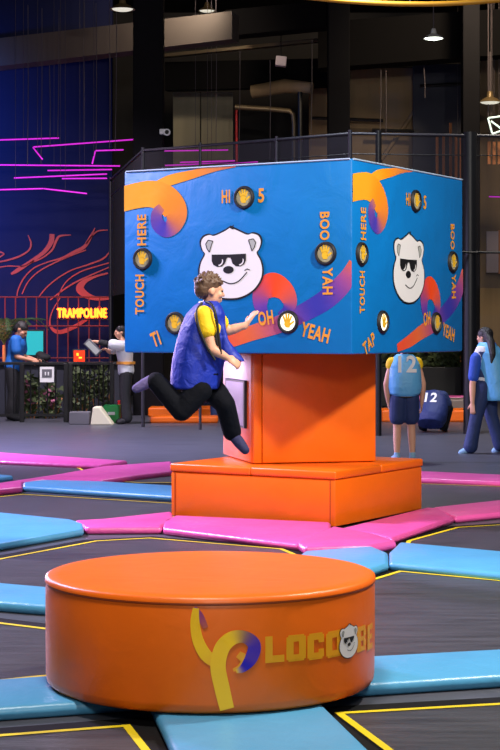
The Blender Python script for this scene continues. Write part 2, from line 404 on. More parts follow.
# ------------------------------------------------------------------ the tower
A = math.radians(30.5); CC = V((.411, 14.6, 0))
EX = V((-math.cos(A), math.sin(A), 0)); EY = V((math.sin(A), math.cos(A), 0))
def square(c, L, ex, ey): 
    return [c-(ex+ey)*L/2, c+(ex-ey)*L/2, c+(ex+ey)*L/2, c+(ey-ex)*L/2]
LP, ZP = 1.57, .455
pl = thing('padded_plinth', (CC.x, CC.y, PT), 'wide square orange vinyl plinth with top cushions under the orange column', 'plinth')
PC = V((CC.x, CC.y-.26, 0)); A2 = math.radians(31.5); PX = V((-math.cos(A2), math.sin(A2), 0)); PY = V((math.sin(A2), math.cos(A2), 0))
b = MB(); b.prism([(p.x, p.y) for p in square(PC, LP-.02, PX, PY)], .02, .385); build('body', b, M['orange'], pl, smooth=40, bevel=.012)
for i in (-1, 1):
    for j in (-1, 1):
        b = MB(); b.prism([(p.x, p.y) for p in square(PC+PX*i*LP/4+PY*j*LP/4, LP/2-.003, PX, PY)], .387, ZP)
        build('top_cushion', b, M['orange'], pl, smooth=40, bevel=.016, segs=3)
near = PC-(PX+PY)*(LP-.02)/2
for q in (.045, LP-.06): # stitched corner seams
    b = MB(); b.box(near+PX*q-PY*.001+UP*.2, (.006, .004, .36), Matrix((PX, PY, UP)).transposed()); build('seam', b, M['orange_dark'], pl)

B = math.radians(13.9); UX = V((-math.sin(B), math.cos(B), 0)); UY = V((math.cos(B), math.sin(B), 0))
LC = 1.056; ZC0, ZC1 = ZP+.002, 1.37
co = thing('padded_column', (CC.x, CC.y, ZP), 'tall orange padded column between plinth and blue cube', 'column')
b = MB(); b.prism([(p.x, p.y) for p in square(CC, LC-.03, UX, UY)], ZC0, ZC1-.005); build('body', b, M['orange'], co, bevel=.01)
n0 = CC-(UX+UY)*LC/2
RU = Matrix((UY, UX, UP)).transposed()
def colpad(s0, s1, face):
    b = MB()
    if face == 'front': c = n0+UY*(s0+s1)/2+UX*.005; d = (s1-s0, .03, ZC1-ZC0-.012)
    else: c = n0+UX*(s0+s1)/2+UY*.005; d = (.03, s1-s0, ZC1-ZC0-.012)
    b.box(c+UP*((ZC0+ZC1)/2), d, RU); return b
build('corner_strip', colpad(0, .072, 'front'), M['orange'], co, smooth=40, bevel=.008)
build('front_panel', colpad(.076, LC, 'front'), M['orange'], co, smooth=40, bevel=.012)
build('side_panel', colpad(.02, LC, 'side'), M['orange'], co, smooth=40, bevel=.012)
# framed notice on the left side of the column
b = MB(); sy0, sy1, z0, z1 = .17, .88, .74, 1.14
cen = n0+UX*(sy0+sy1)/2-UY*.018+UP*(z0+z1)/2
b.box(cen, (.03, sy1-sy0, z1-z0), RU); fr = build('notice_frame', b, M['black'], co, bevel=.006); fr['label'] = 'black framed notice'
b = MB(); b.box(cen-UY*.014, (.006, sy1-sy0-.1, z1-z0-.04), RU); build('notice_sheet', b, M['screen_dim'], fr)

L, Z0, Z1 = 2.14, 1.37, 2.885
cu = thing('game_cube', (CC.x, CC.y, Z0), 'big blue printed cube with bear emblems and touch buttons on the orange column', 'game cube')
b = MB(); b.prism([(p.x, p.y) for p in square(CC, L, EX, EY)], Z0, Z1)
# subdivide the banner and let it sag and bulge a little
def banner():
    bm = bmesh.new(); me = bpy.data.meshes.new('x'); me.from_pydata([tuple(v) for v in b.v], [], b.f); bm.from_mesh(me)
    bmesh.ops.bevel(bm, geom=list(bm.edges), offset=.018, segments=2, affect='EDGES', profile=.5)
    o = MB(); o.add([v.co.copy() for v in bm.verts], [tuple(v.index for v in f.verts) for f in bm.faces]); bm.free(); return o
body = build('banner', banner(), M['cube_blue'], cu, smooth=35)
NC = CC-(EX+EY)*L/2
class Face:
    def __init__(s, O, S, N): s.O, s.S, s.N = O, S, N
    def pt(s, a, t, off=.004): return s.O+s.S*a+UP*t+s.N*off
    def px(s, x, y):
        d = V(((x-250)/FP, 1, -(y-HZ)/FP)); c = V((0, 0, CH)); k = (s.O-c).dot(s.N)/d.dot(s.N); p = c+d*k
        return ((p-s.O).dot(s.S), p.z)
FL = Face(NC+EX*L, -EX, -EY); FR = Face(NC, EY, -EX)
# hem line along the top edges
b = MB(); cs = square(CC, L, EX, EY)
for i in (0, 3): 
    p, q = cs[i], cs[(i+1) % 4]; dd = (q-p).normalized()*.02
    b.tube([p+dd+UP*(Z1-.004), q-dd+UP*(Z1-.004)], .008, 6)
build('top_hem', b, M['hem'], cu, smooth=60)

def ribbon_face(mb, F, pts, off, k=10):
    """pts: (px, py, width px on the left face, rgb) laid out on the left face, then mapped to face F"""
    pp = []
    for (x, y, w, c) in pts:
        s, t = FL.px(x, y); w2 = w/122.0; pp.append((s, t, w2, *lin(c)))
    q = catmull(pp, k); vs = []; cols = []
    for i, e in enumerate(q):
        a = q[max(i-1, 0)]; c = q[min(i+1, len(q)-1)]; dx, dy = c[0]-a[0], c[1]-a[1]; l = math.hypot(dx, dy) or 1
        for sd in (-.5, -.17, .17, .5):
            s = min(max(e[0]-dy/l*e[2]*sd, .004), L-.004); t = min(max(e[1]+dx/l*e[2]*sd, Z0+.01), Z1-.01)
            vs.append(F.pt(s, t, off+i*2e-6)); cols.append(tuple(max(0, v) for v in e[3:6]))
    n = len(q); fs = []
    for i in range(n-1):
        for j in range(3): fs.append((i*4+j, i*4+j+1, i*4+4+j+1, i*4+4+j))
    mb.add(vs, fs, 0, cols)
OR, OY, PU, RD, DP, OD = (236, 140, 20), (236, 160, 30), (84, 60, 160), (220, 70, 40), (70, 50, 150), (206, 96, 60)
def bear(mb, f, s):
    """white bear head emblem; f(u, v, off) maps emblem units (head about 1 high) to the surface; slots: 0 white, 1 ink, 2 grey"""
    hd = catmull([(.0, .52), (.12, .46), (.24, .405), (.31, .42), (.40, .385), (.435, .30), (.41, .2), (.375, .14), (.43, .03), (.455, -.1), (.43, -.24), (.33, -.38), (.17, -.475), (.0, -.5),
                  (-.17, -.475), (-.33, -.38), (-.43, -.24), (-.455, -.1), (-.43, .03), (-.375, .14), (-.41, .2), (-.435, .30), (-.40, .385), (-.31, .42), (-.24, .405), (-.10, .46), (.0, .52)], 4)[:-1]
    def poly(pts, mi, off):
        bm = bmesh.new(); bm.faces.new([bm.verts.new((u, v, 0)) for u, v in pts]); bmesh.ops.triangulate(bm, faces=bm.faces[:])
        for _ in range(3):
            le = [e for e in bm.edges if e.calc_length() > .09]
            if not le: break
            bmesh.ops.subdivide_edges(bm, edges=le, cuts=1); bmesh.ops.triangulate(bm, faces=bm.faces[:])
        bm.verts.index_update(); mb.add([f(v.co.x, v.co.y, off) for v in bm.verts], [tuple(v.index for v in q.verts) for q in bm.faces], mi); bm.free()
    poly([(u*1.055, v*1.05) for u, v in hd], 1, .001); poly(hd, 0, .002)
    for g in (-1, 1):
        ear = [(g*.26, .33), (g*.33, .345), (g*.365, .29), (g*.345, .22), (g*.31, .17), (g*.29, .24)]
        poly(ear, 2, .0032)
        ring = ear+[ear[0]]
        for i in range(len(ear)):
            (a, b_), (c, d) = ring[i], ring[i+1]; l = math.hypot(c-a, d-b_); nx, ny = -(d-b_)/l*.006, (c-a)/l*.006
            poly([(a+nx, b_+ny), (c+nx, d+ny), (c-nx, d-ny), (a-nx, b_-ny)], 1, .0038)
        fx = -.025
        le = [(fx, .13), (fx+g*.25, .135), (fx+g*.25, .04), (fx+g*.225, -.015), (fx+g*.17, -.045), (fx+g*.10, -.04), (fx+g*.055, .0), (fx+g*.035, .06), (fx+g*.02, .085), (fx, .085)]
        poly(le, 1, .004)
        cx_ = fx+g*.15+.0; arc = [math.radians(t) for t in range(-85, 21, 15)]
        poly([(cx_+.068*math.cos(t), .035+.068*math.sin(t)) for t in arc]+[(cx_-.006+.060*math.cos(t), .045+.062*math.sin(t)) for t in arc[::-1]], 0, .0048)
    poly([(-.03+.078*math.cos(t*.393), -.09+.055*math.sin(t*.393)) for t in range(16)], 1, .0042)
    sm = catmull([(-.12, -.245), (0, -.29), (.12, -.255), (.24, -.13)], 6)
    for o_ in (0, 1):
        for i in range(len(sm)-1):
            (a, b_), (c, d) = sm[i], sm[i+1]; l = math.hypot(c-a, d-b_); nx, ny = -(d-b_)/l*.008, (c-a)/l*.008
            if o_: break
            poly([(a+nx, b_+ny), (c+nx, d+ny), (c-nx, d-ny), (a-nx, b_-ny)], 1, .0042)
    poly([(.20, -.1), (.24, -.075), (.285, -.095), (.28, -.105), (.24, -.09), (.21, -.11)], 1, .0042)
    poly([(-.01, .51), (.05, .56), (.04, .51), (.09, .5), (.03, .49)], 1, .0042)
def word(mb, F, s, cx, cy, w, h, rot=0, off=.006):
    """centre and size given in pixels of the left face; rot in degrees counter-clockwise"""
    vs, fs = text2d(s); c0 = FL.px(cx, cy); k = 1/122.0; r = math.radians(rot); out = []
    for x, y in vs:
        a, b_ = (x-.5)*w*k*1.12, (y-.5)*h*k
        out.append(F.pt(c0[0]+a*math.cos(r)-b_*math.sin(r), c0[1]+a*math.sin(r)+b_*math.cos(r), off))
    mb = MB(); mb.add(out, fs); build('lettering', mb, M['letter'], cu)
def hand_poly(mb, f, off):
    def quad(a, c, w0, w1):
        (ax, ay), (cx, cy) = a, c; l = math.hypot(cx-ax, cy-ay); nx, ny = -(cy-ay)/l, (cx-ax)/l; pts = [(ax+nx*w0, ay+ny*w0)]
        for k in range(7):
            t = math.pi*k/6; pts.append((cx+nx*w1*math.cos(t)+(cx-ax)/l*w1*math.sin(t), cy+ny*w1*math.cos(t)+(cy-ay)/l*w1*math.sin(t)))
        pts.append((ax-nx*w0, ay-ny*w0)); mb.add([f(u, v, off) for u, v in pts], [tuple(range(len(pts)))])
    pal = [(-.24, .1), (-.05, .16), (.2, .1), (.27, -.12), (.2, -.42), (-.14, -.42), (-.27, -.2)]
    mb.add([f(u, v, off) for u, v in pal], [tuple(range(len(pal)))])
    for a, c in (((-.18, .05), (-.34, .42)), ((-.06, .1), (-.1, .58)), ((.07, .1), (.13, .56)), ((.17, .04), (.34, .4)), ((.2, -.2), (.52, .02))): quad(a, c, .085, .07)
def button(F, x, y, lit, onR=None):
    c = FL.px(x, y) if F is FL else FR.px(x, y); O = F.pt(c[0], c[1], 0); R = .092
    g = MB(); g.lathe([(R*.74, .002), (R*.74, .016), (R*.80, .026), (R*.92, .026), (R, .017), (R*1.02, .0)], 32, O, F.S, UP, F.N)
    bt = build('touch_button', g, M['black'], cu, smooth=40)
    if lit: bt['label'] = 'touch button lit up white'
    g = MB(); g.lathe([(.0001, .016), (R*.6, .0155), (R*.76, .012)][::-1], 32, O, F.S, UP, F.N); build('lens', g, M['lit'] if lit else M['disc'], bt, smooth=40)
    g = MB(); hand_poly(g, lambda u, v, o: O+F.S*(u*R*1.15)+UP*(v*R*1.15)+F.N*o, .019); build('hand_print', g, M['hand'], bt)
for F in (FL, FR):
    g = MB()
    ribbon_face(g, F, [(236, 166, 2, OD), (215, 169, 5, (206, 120, 60)), (190, 175, 9, OR), (168, 181, 11, OY), (150, 190, 9, OY)], .0025)
    ribbon_face(g, F, [(116, 201, 26, OY), (135, 196, 26, OY), (152, 194, 27, OY), (167, 200, 29, OR), (176, 212, 27, (228, 132, 40)), (174, 224, 20, (190, 104, 80)), (166, 230, 15, PU), (158, 224, 15, PU), (157, 214, 13, (120, 74, 140)), (162, 207, 9, (190, 110, 80))], .003)
    build('swirl_print', g, M['print'], cu)
    g = MB()
    ribbon_face(g, F, [(205, 348, 8, RD), (230, 341, 13, (216, 84, 50)), (252, 333, 15, OD), (280, 324, 17, (150, 70, 120)), (305, 312, 18, DP), (328, 298, 20, DP), (346, 280, 18, (150, 70, 130)), (354, 262, 10, OD)], .0025)
    ribbon_face(g, F, [(266, 316, 8, DP), (261, 306, 15, (104, 56, 150)), (262, 293, 20, (170, 66, 100)), (272, 285, 24, (226, 66, 30)), (284, 290, 20, (222, 76, 44)), (290, 301, 16, (180, 76, 90)), (288, 310, 12, DP), (280, 316, 8, DP)], .003)
    build('swirl_print', g, M['print'], cu)
    g = MB()
    word(g, F, 'HI', 226.2, 196.5, 8.6, 13); word(g, F, '5', 261.5, 195.5, 6, 14)
    word(g, F, 'HERE', 142, 230, 28, 11, 90); word(g, F, 'TOUCH', 140, 294.5, 36, 11, 90)
    word(g, F, 'BOO', 325, 226, 24, 10.5, -90); word(g, F, 'YAH', 328, 281, 23, 11, -90)
    word(g, F, 'OH', 266, 318, 15, 14, 8); word(g, F, 'YEAH', 315.5, 332.5, 28, 14, -14)
    if F is FL: word(g, F, 'TI', 156, 339, 9, 15, 22)
    else: word(g, F, 'TAP', 152, 343, 24, 13, 28)
    g = MB(); c0 = FL.px(231, 263.5) if F is FL else FR.px(408.5, 268.5)
    bear(g, lambda u, v, o: F.pt(c0[0]+u*.645, c0[1]+v*.56, .0045+o), 1); build('bear_emblem', g, [M['white'], M['ink'], M['inkgrey']], cu)
for F, lst in ((FL, ((244.5, 197.5, 0), (143, 259, 0), (326, 253.5, 0), (175.5, 323, 0), (288.5, 322, 1))), (FR, ((415, 201, 0), (361, 254, 0), (452, 262, 0), (382, 322, 1), (435.5, 323, 0)))):
    for x, y, l in lst: button(F, x, y, l)

# ------------------------------------------------------------------ round podium
RC = V((-.169, 7.28, 0)); RR = .70; RZ0, RZ1 = PT, .52
po = thing('round_podium', (RC.x, RC.y, RZ0), 'large round orange padded podium on blue pads in front', 'podium')
g = MB(); prof = [(.0001, RZ0+.006), (RR-.05, RZ0+.005), (RR-.016, RZ0+.006), (RR-.003, RZ0+.02), (RR, RZ0+.045), (RR+.002, RZ0+.2), (RR+.002, RZ1-.05), (RR-.004, RZ1-.028)]
g.lathe(prof, 96, RC); build('body', g, M['orange'], po, smooth=60)
g = MB(); prof = [(RR-.006, RZ1-.03), (RR+.005, RZ1-.024), (RR+.003, RZ1-.008), (RR-.012, RZ1-.001), (RR-.06, RZ1+.003), (RR*.5, RZ1+.006), (.0001, RZ1+.006)]
g.lathe(prof, 96, RC); build('top_cover', g, M['orange'], po, smooth=60)
g = MB(); g.tube([RC+V((math.cos(t)*(RR+.001), math.sin(t)*(RR+.001), RZ1-.028)) for t in [2*math.pi*k/96 for k in range(96)]], .0045, 6, closed=True); build('seam', g, M['orange_dark'], po, smooth=60)
g = MB(); g.lathe([(RR-.06, RZ0+.001), (RR-.03, RZ0+.001), (RR-.03, RZ0+.006), (RR-.06, RZ0+.006)], 64, RC); build('base_strip', g, M['black'], po, smooth=40)
def cyl(px, py):
    """pixel on the podium side -> (angle, height)"""
    d = V(((px-250)/FP, 1, -(py-HZ)/FP)); c = V((0, 0, CH)); ox, oy = c.x-RC.x, c.y-RC.y; r = RR+.002
    a_ = d.x**2+d.y**2; b_ = 2*(ox*d.x+oy*d.y); c_ = ox*ox+oy*oy-r*r; k = (-b_-math.sqrt(max(0, b_*b_-4*a_*c_)))/(2*a_); p = c+d*k
    return math.atan2(p.x-RC.x, -(p.y-RC.y)), p.z
def cp(th, z, off): r = RR+.002+off; return V((RC.x+r*math.sin(th), RC.y-r*math.cos(th), z))
def ribbon_cyl(mb, pts, off):
    pp = []
    for (x, y, w, c) in pts: th, z = cyl(x, y); pp.append((th*RR, z, w/255.0, *lin(c)))
    q = catmull(pp, 8); vs = []; cols = []
    for i, e in enumerate(q):
        a = q[max(i-1, 0)]; c = q[min(i+1, len(q)-1)]; dx, dy = c[0]-a[0], c[1]-a[1]; l = math.hypot(dx, dy) or 1
        for sd in (-.5, -.17, .17, .5):
            vs.append(cp((e[0]-dy/l*e[2]*sd)/RR, max(e[1]+dx/l*e[2]*sd, RZ0+.012), off)); cols.append(tuple(max(0, v) for v in e[3:6]))
    fs = [(i*4+j, i*4+j+1, i*4+5+j, i*4+4+j) for i in range(len(q)-1) for j in range(3)]
    mb.add(vs, fs, 0, cols)
YG, YO, VI = (250, 192, 18), (240, 158, 26), (78, 44, 160)
g = MB()
ribbon_cyl(g, [(195, 607, 3, (150, 70, 120)), (200, 616, 7, (150, 60, 110)), (206, 628, 5, (190, 90, 60))], .0022)
ribbon_cyl(g, [(196, 608, 6, YG), (195, 622, 9, YG), (198, 640, 11, YG), (206, 655, 12, YG), (217, 663, 11, YO)], .003)
ribbon_cyl(g, [(236, 671, 4, YG), (243, 668, 8, VI), (251, 658, 13, VI), (254, 645, 13, VI), (245, 637, 12, (150, 100, 90)), (232, 638, 14, YG), (222, 648, 15, YG), (218, 666, 15, YG), (222, 688, 15, YG), (227, 709, 14, YG)], .004)
ribbon_cyl(g, [(238, 654, 7, YO), (245, 660, 9, YO), (240, 667, 6, YO), (233, 670, 3, YO)], .0032)
build('swirl_print', g, M['print'], po)
g = MB()
GLY = {'L': [(0, 0, .38, 1), (.38, 0, 1, .27)], 'O': [(0, .07, .36, .93), (.64, .07, 1, .93), (.1, 0, .9, .07), (.1, .93, .9, 1), (.36, .07, .64, .26), (.36, .74, .64, .93)],
       'C': [(0, .07, .38, .93), (.1, 0, .9, .07), (.1, .93, .9, 1), (.38, .07, 1, .26), (.38, .74, 1, .93), (.66, .26, 1, .38), (.66, .62, 1, .74)],
       'B': [(0, 0, .38, 1), (.38, 0, .9, .2), (.38, .8, .9, 1), (.38, .41, .86, .59), (.66, .2, 1, .41), (.66, .59, 1, .8)], 'E': [(0, 0, .4, 1), (.4, 0, 1, .22), (.4, .78, 1, 1), (.4, .4, .9, .6)]}
for s, x0, x1, ya, yb in (('L', 265, 284, 636.5, 663), ('O', 286, 305.5, 635.5, 662), ('C', 307, 323.5, 634, 660.5), ('O', 325.5, 342, 632, 658.5), ('B', 356.5, 365.5, 627.5, 653), ('E', 366.8, 371.8, 625.5, 651)):
    ta, zt = cyl(x0, ya); tb, _ = cyl(x1, ya-1.5); _, zb = cyl(x0, yb); g = MB()
    for u0, v0, u1, v1 in GLY[s]: g.add([cp(ta+(tb-ta)*u, zb+(zt-zb)*v, .003) for u, v in ((u0, v0), (u1, v0), (u1, v1), (u0, v1))], [(0, 1, 2, 3)])
    build('letter', g, M['letter_gold'], po, weld=True)
g = MB(); tb, zb = cyl(348.3, 641); bear(g, lambda u, v, o: cp(tb+u*.148/RR*.98, zb+v*.132, .004+o*.8), 1); build('bear_emblem', g, [M['white'], M['ink'], M['inkgrey']], po)
# ------------------------------------------------------------------ people
def basis(fwd, up=UP):
    f = V(fwd).normalized(); r = f.cross(up).normalized(); u = r.cross(f).normalized(); return r, f, u
def R3(r, f, u): return Matrix((r, f, u)).transposed()
def head(mb, c, fwd, s, up=UP):
    """head and face; c = head centre, s = 1 for a 0.225 m head"""
    r, f, u = basis(fwd, up); R = R3(r, f, u)
    def e(x, y, z, a, b_, d, n=16): mb.ell(c+r*x*s+f*y*s+u*z*s, (a*s, b_*s, d*s), R, n)
    e(0, -.008, .03, .076, .095, .084, 20); e(0, .022, -.035, .062, .066, .07); e(0, .048, -.082, .034, .03, .028)
    e(0, .085, .018, .045, .016, .012)                                   # brow
    mb.cap(c+f*.09*s+u*.015*s, c+f*.107*s-u*.02*s, .009*s, .014*s)           # nose
    e(0, .088, -.05, .024, .012, .009); e(0, .086, -.063, .02, .012, .009)  # lips
    for g in (-1, 1):
        e(g*.045, .06, -.02, .024, .026, .024)                           # cheek
        e(g*.076, -.008, -.005, .01, .02, .03, 12)                       # ear
def face_parts(root_part, c, fwd, s, up=UP, lips=True):
    r, f, u = basis(fwd, up)
    for g in (-1, 1):
        b = MB(); b.ell(c+r*g*.032*s+f*.083*s+u*.006*s, (.011*s, .011*s, .007*s), R3(r, f, u), 10); build('eye', b, M['eye'], root_part, smooth=180)
    if lips:
        b = MB(); b.ell(c+f*.0925*s-u*.057*s, (.021*s, .006*s, .004*s), R3(r, f, u), 10); build('lips', b, M['lip'], root_part, smooth=180)
def hand(mb, wrist, d, nrm, s, curl=.5, side=1):
    """palm and five fingers; d = pointing direction, nrm = back of the hand, side = which way the thumb lies along d x nrm"""
    d = V(d).normalized(); n = V(nrm); n = (n-d*n.dot(d)).normalized(); x = d.cross(n)*side; R = R3(x, d, n)
    L = .085*s
    mb.cap(wrist-d*.02*s, wrist+d*.02*s, .024*s, .024*s)
    mb.ell(wrist+d*L*.55, (.039*s, L*.62, .016*s), R, 14)
    for k, (o, ln) in enumerate(((.029, .070), (.0095, .080), (-.010, .074), (-.028, .058))):
        p = wrist+d*L*.95+x*o*s; pts = [p-d*.03*s]; a = d.copy()+x*o*3.4; a.normalize(); pts.append(p)
        for j, fr in enumerate((.44, .32, .24)):
            ang = curl*(.35+.35*j); ax = a.cross(n).normalized()
            a = (Quaternion(ax, -ang) @ a); n_ = n
            p = p+a*ln*fr*s; pts.append(p)
        mb.chain(pts, [.0105*s, .0103*s, .0098*s, .0092*s, .0082*s], 8)
    t0 = wrist+d*L*.3+x*.028*s; t1 = t0+(d*.55+x*.75-n*.25*curl).normalized()*.038*s; t2 = t1+(d*.85+x*.4-n*.5*curl).normalized()*.034*s
    mb.chain([t0-x*.015*s, t0, t1, t2], [.014*s, .0135*s, .0115*s, .0095*s], 8)
def torso_rings(J, s, k=0.0, lo=0.0, hi=1.0):
    hip = J['hip']; sh = J['chest']; r0 = J['r_hip']; r1 = J['r_sh']; ax = (sh-hip); out = []
    for t, rx, ry in ((-.16, .115, .09), (-.06, .158, .112), (.12, .155, .11), (.4, .136, .1), (.7, .16, .115), (.9, .172, .112), (1.02, .15, .09), (1.1, .085, .062)):
        if t < lo-.001 or t > hi+.2: continue
        r = r0.lerp(r1, max(0, min(1, t))).normalized(); f = UP.cross(r) if abs(ax.normalized().z) > .8 else ax.normalized().cross(r)
        f = ax.normalized().cross(r).normalized()
        out.append((hip+ax*t, r*(rx*s+k), f*(ry*s+k)))
    return out
def limb(mb, pts, rs, s, k=0.0): mb.chain(pts, [x*s+k for x in rs], 14)
def body(J, s, vox, parent, skin, hands=True, hs=1.0):
    mb = MB(); mb.loft(torso_rings(J, s))
    head(mb, J['head'], J['look'], s*J.get('hk', 1), J.get('hup', UP))
    mb.cap(J['chest']+(J['head']-J['chest'])*.05, J['head']-J.get('hup', UP)*.07*s, .056*s, .052*s)
    for q in 'LR':
        mb.cap(J['chest'].lerp(J['sh'+q], .3), J['sh'+q], .07*s, .056*s)
        limb(mb, [J['sh'+q], J['el'+q], J['el'+q].lerp(J['wr'+q], .35), J['wr'+q]], [.054, .041, .042, .027], s)
        limb(mb, [J['hp'+q], J['hp'+q].lerp(J['kn'+q], .4), J['kn'+q], J['kn'+q].lerp(J['an'+q], .35), J['an'+q]], [.09, .078, .056, .056, .036], s)
        limb(mb, [J['an'+q], J['an'+q].lerp(J['toe'+q], .55), J['toe'+q]], [.038, .038, .028], s)
        if hands:
            hd = J.get('hd'+q) or (J['wr'+q]-J['el'+q]); hn = J.get('hn'+q) or J['r_sh']*(1 if q == 'R' else -1)
            hand(mb, J['wr'+q], hd, hn, s*hs, J.get('curl'+q, .55), J.get('th'+q, 1))
    return build('body', mb, skin, parent, remesh=vox, smoothit=3)
def shirt(J, s, vox, parent, m, name='shirt', sleeve=.55, k=.016, lo=-.1):
    mb = MB(); mb.loft(torso_rings(J, s, k*.9, lo, 1.0))
    for q in 'LR':
        mb.cap(J['chest'].lerp(J['sh'+q], .3), J['sh'+q], .07*s+k*.7, .057*s+k)
        mb.cap(J['sh'+q], J['sh'+q].lerp(J['el'+q], sleeve), .058*s+k, .052*s+k*1.2)
    return build(name, mb, m, parent, remesh=vox, smoothit=3)
def trousers(J, s, vox, parent, m, name='trousers', leg=1.0, k=.014, flare=.02):
    mb = MB(); rr = torso_rings(J, s, k*.8); mb.loft(rr[:4] if leg > 0 else rr)
    for q in 'LR':
        a, kn, an = J['hp'+q], J['kn'+q], J['an'+q]
        if leg >= 1: limb(mb, [a, a.lerp(kn, .4), kn, kn.lerp(an, .4), an.lerp(kn, .08)], [.092, .084, .064, .062, .046+flare], s, k)
        else: limb(mb, [a, a.lerp(kn, leg*.5), a.lerp(kn, leg)], [.092, .088, .084], s, k)
    return build(name, mb, m, parent, remesh=vox, smoothit=3)
def foot(J, q, s, vox, parent, m, name='sock', k=.006, up=.25):
    mb = MB(); an, toe = J['an'+q], J['toe'+q]
    limb(mb, [an.lerp(J['kn'+q], up), an, an.lerp(toe, .55), toe], [.038, .04, .04, .03], s, k)
    d = (toe-an).normalized(); mb.cap(an-d*.025*s, an, .03*s+k, .036*s+k)
    return build(name, mb, m, parent, remesh=vox, smoothit=3)
def hair(c, fwd, s, vox, parent, m, up=UP, tousle=60, spike=.02, pony=None, low=0.0):
    r, f, u = basis(fwd, up); R = R3(r, f, u); mb = MB()
    mb.ell(c+u*.043*s-f*.016*s, (.084*s, .099*s, .084*s), R, 20)
    mb.ell(c+u*(.0-low)*s-f*.05*s, (.074*s, .064*s, .08*s), R, 16)
    rd = random.Random(3)
    for i in range(tousle):
        th = rd.uniform(0, 2*math.pi); z = rd.uniform(.05, 1); q = math.sqrt(1-z*z)
        d = r*math.cos(th)*q+f*math.sin(th)*q+u*z; p = c+u*.043*s-f*.016*s+r*d.dot(r)*.08*s+f*d.dot(f)*.094*s+u*d.dot(u)*.08*s
        t = (d+f*.7+r*rd.uniform(-.6, .6)).normalized(); mb.cap(p-t*.012*s, p+t*spike*s, .011*s, .004*s, 6)
    if pony: mb.chain(pony[0], pony[1], 10)
    return build('hair', mb, m, parent, remesh=vox, smoothit=1)
def bib(rings, vox, parent, m, th=.012):
    """closed garment lofted through rings (centre, right*rx, fwd*ry)"""
    mb = MB(); mb.loft(rings, 28); return build('bib', mb, m, parent, remesh=vox, smoothit=4)
def stand(c, yaw, ht, dx=.0, lean=0, step=.0, arms='down'):
    """joints of a standing figure; yaw = facing, 0 looks along +x"""
    s = ht/1.7; f = V((math.cos(yaw), math.sin(yaw), 0)); r = V((f.y, -f.x, 0)); c = V(c); J = {'r_hip': r, 'r_sh': r, 'look': f}
    J['hip'] = c+UP*.93*s; J['chest'] = c+UP*1.37*s+f*lean*s; J['head'] = c+UP*1.575*s+f*(lean*1.35+.015)*s
    for q, g in (('R', 1), ('L', -1)):
        J['sh'+q] = J['chest']+r*g*.175*s+UP*.005*s; J['el'+q] = J['sh'+q]+r*g*.05*s-UP*.29*s-f*.02*s; J['wr'+q] = J['el'+q]+r*g*.0*s-UP*.25*s+f*.05*s
        st = step*g
        J['hp'+q] = c+r*g*.085*s+UP*.88*s; J['kn'+q] = c+r*g*.1*s+UP*.48*s+f*(st*.55+.02)*s; J['an'+q] = c+r*g*.11*s+UP*.07*s+f*(st-.02)*s; J['toe'+q] = J['an'+q]+f*.15*s-UP*.035*s+r*g*.03*s
    return J, s, f, r

# jumping boy -------------------------------------------------------
YB = 11.0; N_, F_ = YB-.13, YB+.13
boy = thing('person', P(205, 455, YB), 'boy in royal blue bib and yellow sleeve leaping towards the blue cube', 'person')
bl = V((.93, .36, 0)).normalized()
J = {'r_hip': V((.25, -.95, 0)).normalized(), 'r_sh': V((.35, -.93, 0)).normalized(), 'look': V((.90, .40, -.06)),
     'head': P(209.5, 291.5, YB), 'hk': 1.14, 'chest': P(206, 320, YB), 'hip': P(204, 383, YB),
     'shR': P(204, 315, N_), 'elR': P(212, 349, N_-.03), 'wrR': P(227, 357.5, N_+.0),
     'shL': P(213, 316, F_), 'elL': P(228, 331, F_+.05), 'wrL': P(246, 325, F_+.03),
     'hpR': P(199, 389, N_+.05), 'knR': P(181.5, 411, N_+.02), 'anR': P(154, 379, N_+.1), 'toeR': P(136.5, 388.5, N_+.1),
     'hpL': P(210, 388, F_-.05), 'knL': P(225, 404, F_-.15), 'anL': P(232.5, 434, F_-.06), 'toeL': P(245, 450, F_-.12),
     'hdR': V((.9, .1, -.55)), 'hnR': V((.2, -.9, .6)), 'curlR': .9, 'thR': -1,
     'hdL': V((.55, .1, .85)), 'hnL': V((-.8, -.5, .5)), 'curlL': .35, 'thL': -1}
s = .80
bd = body(J, s, .0075, boy, M['skin'], hs=1.0)
face_parts(boy, J['head'], J['look'], s*1.12)
hair(J['head']+UP*.008, J['look'], s*1.13, .006, boy, M['hair'], tousle=110, spike=.022, low=-.01)
o = shirt(J, s, .008, boy, M['yshirt'], 'yellow_shirt', sleeve=.45, k=.016, lo=.3); o['label'] = 'yellow short sleeved shirt'
trousers(J, s, .008, boy, M['navy'], k=.016, flare=.012)
o = foot(J, 'R', s, .007, boy, M['sock_lit']); o['label'] = 'dark sock on the trailing foot, purple light in its colour'
o = foot(J, 'L', s, .007, boy, M['sock_navy']); o['label'] = 'navy sock on the leading foot'
r, f, u = basis(V((.93, .36, 0)))
rings = []
for (px, py, hw, dp) in ((209, 301, 8, .075), (207.5, 306, 13, .115), (205.5, 314, 18.5, .145), (203.5, 325, 21.5, .15), (201, 342, 24.5, .155), (198.5, 360, 26, .16), (196, 376, 25, .16), (194.5, 389, 23.5, .155)):
    rings.append((P(px, py, YB), f*(hw/FP*YB), r*dp))
mb = MB(); mb.loft(rings, 28)
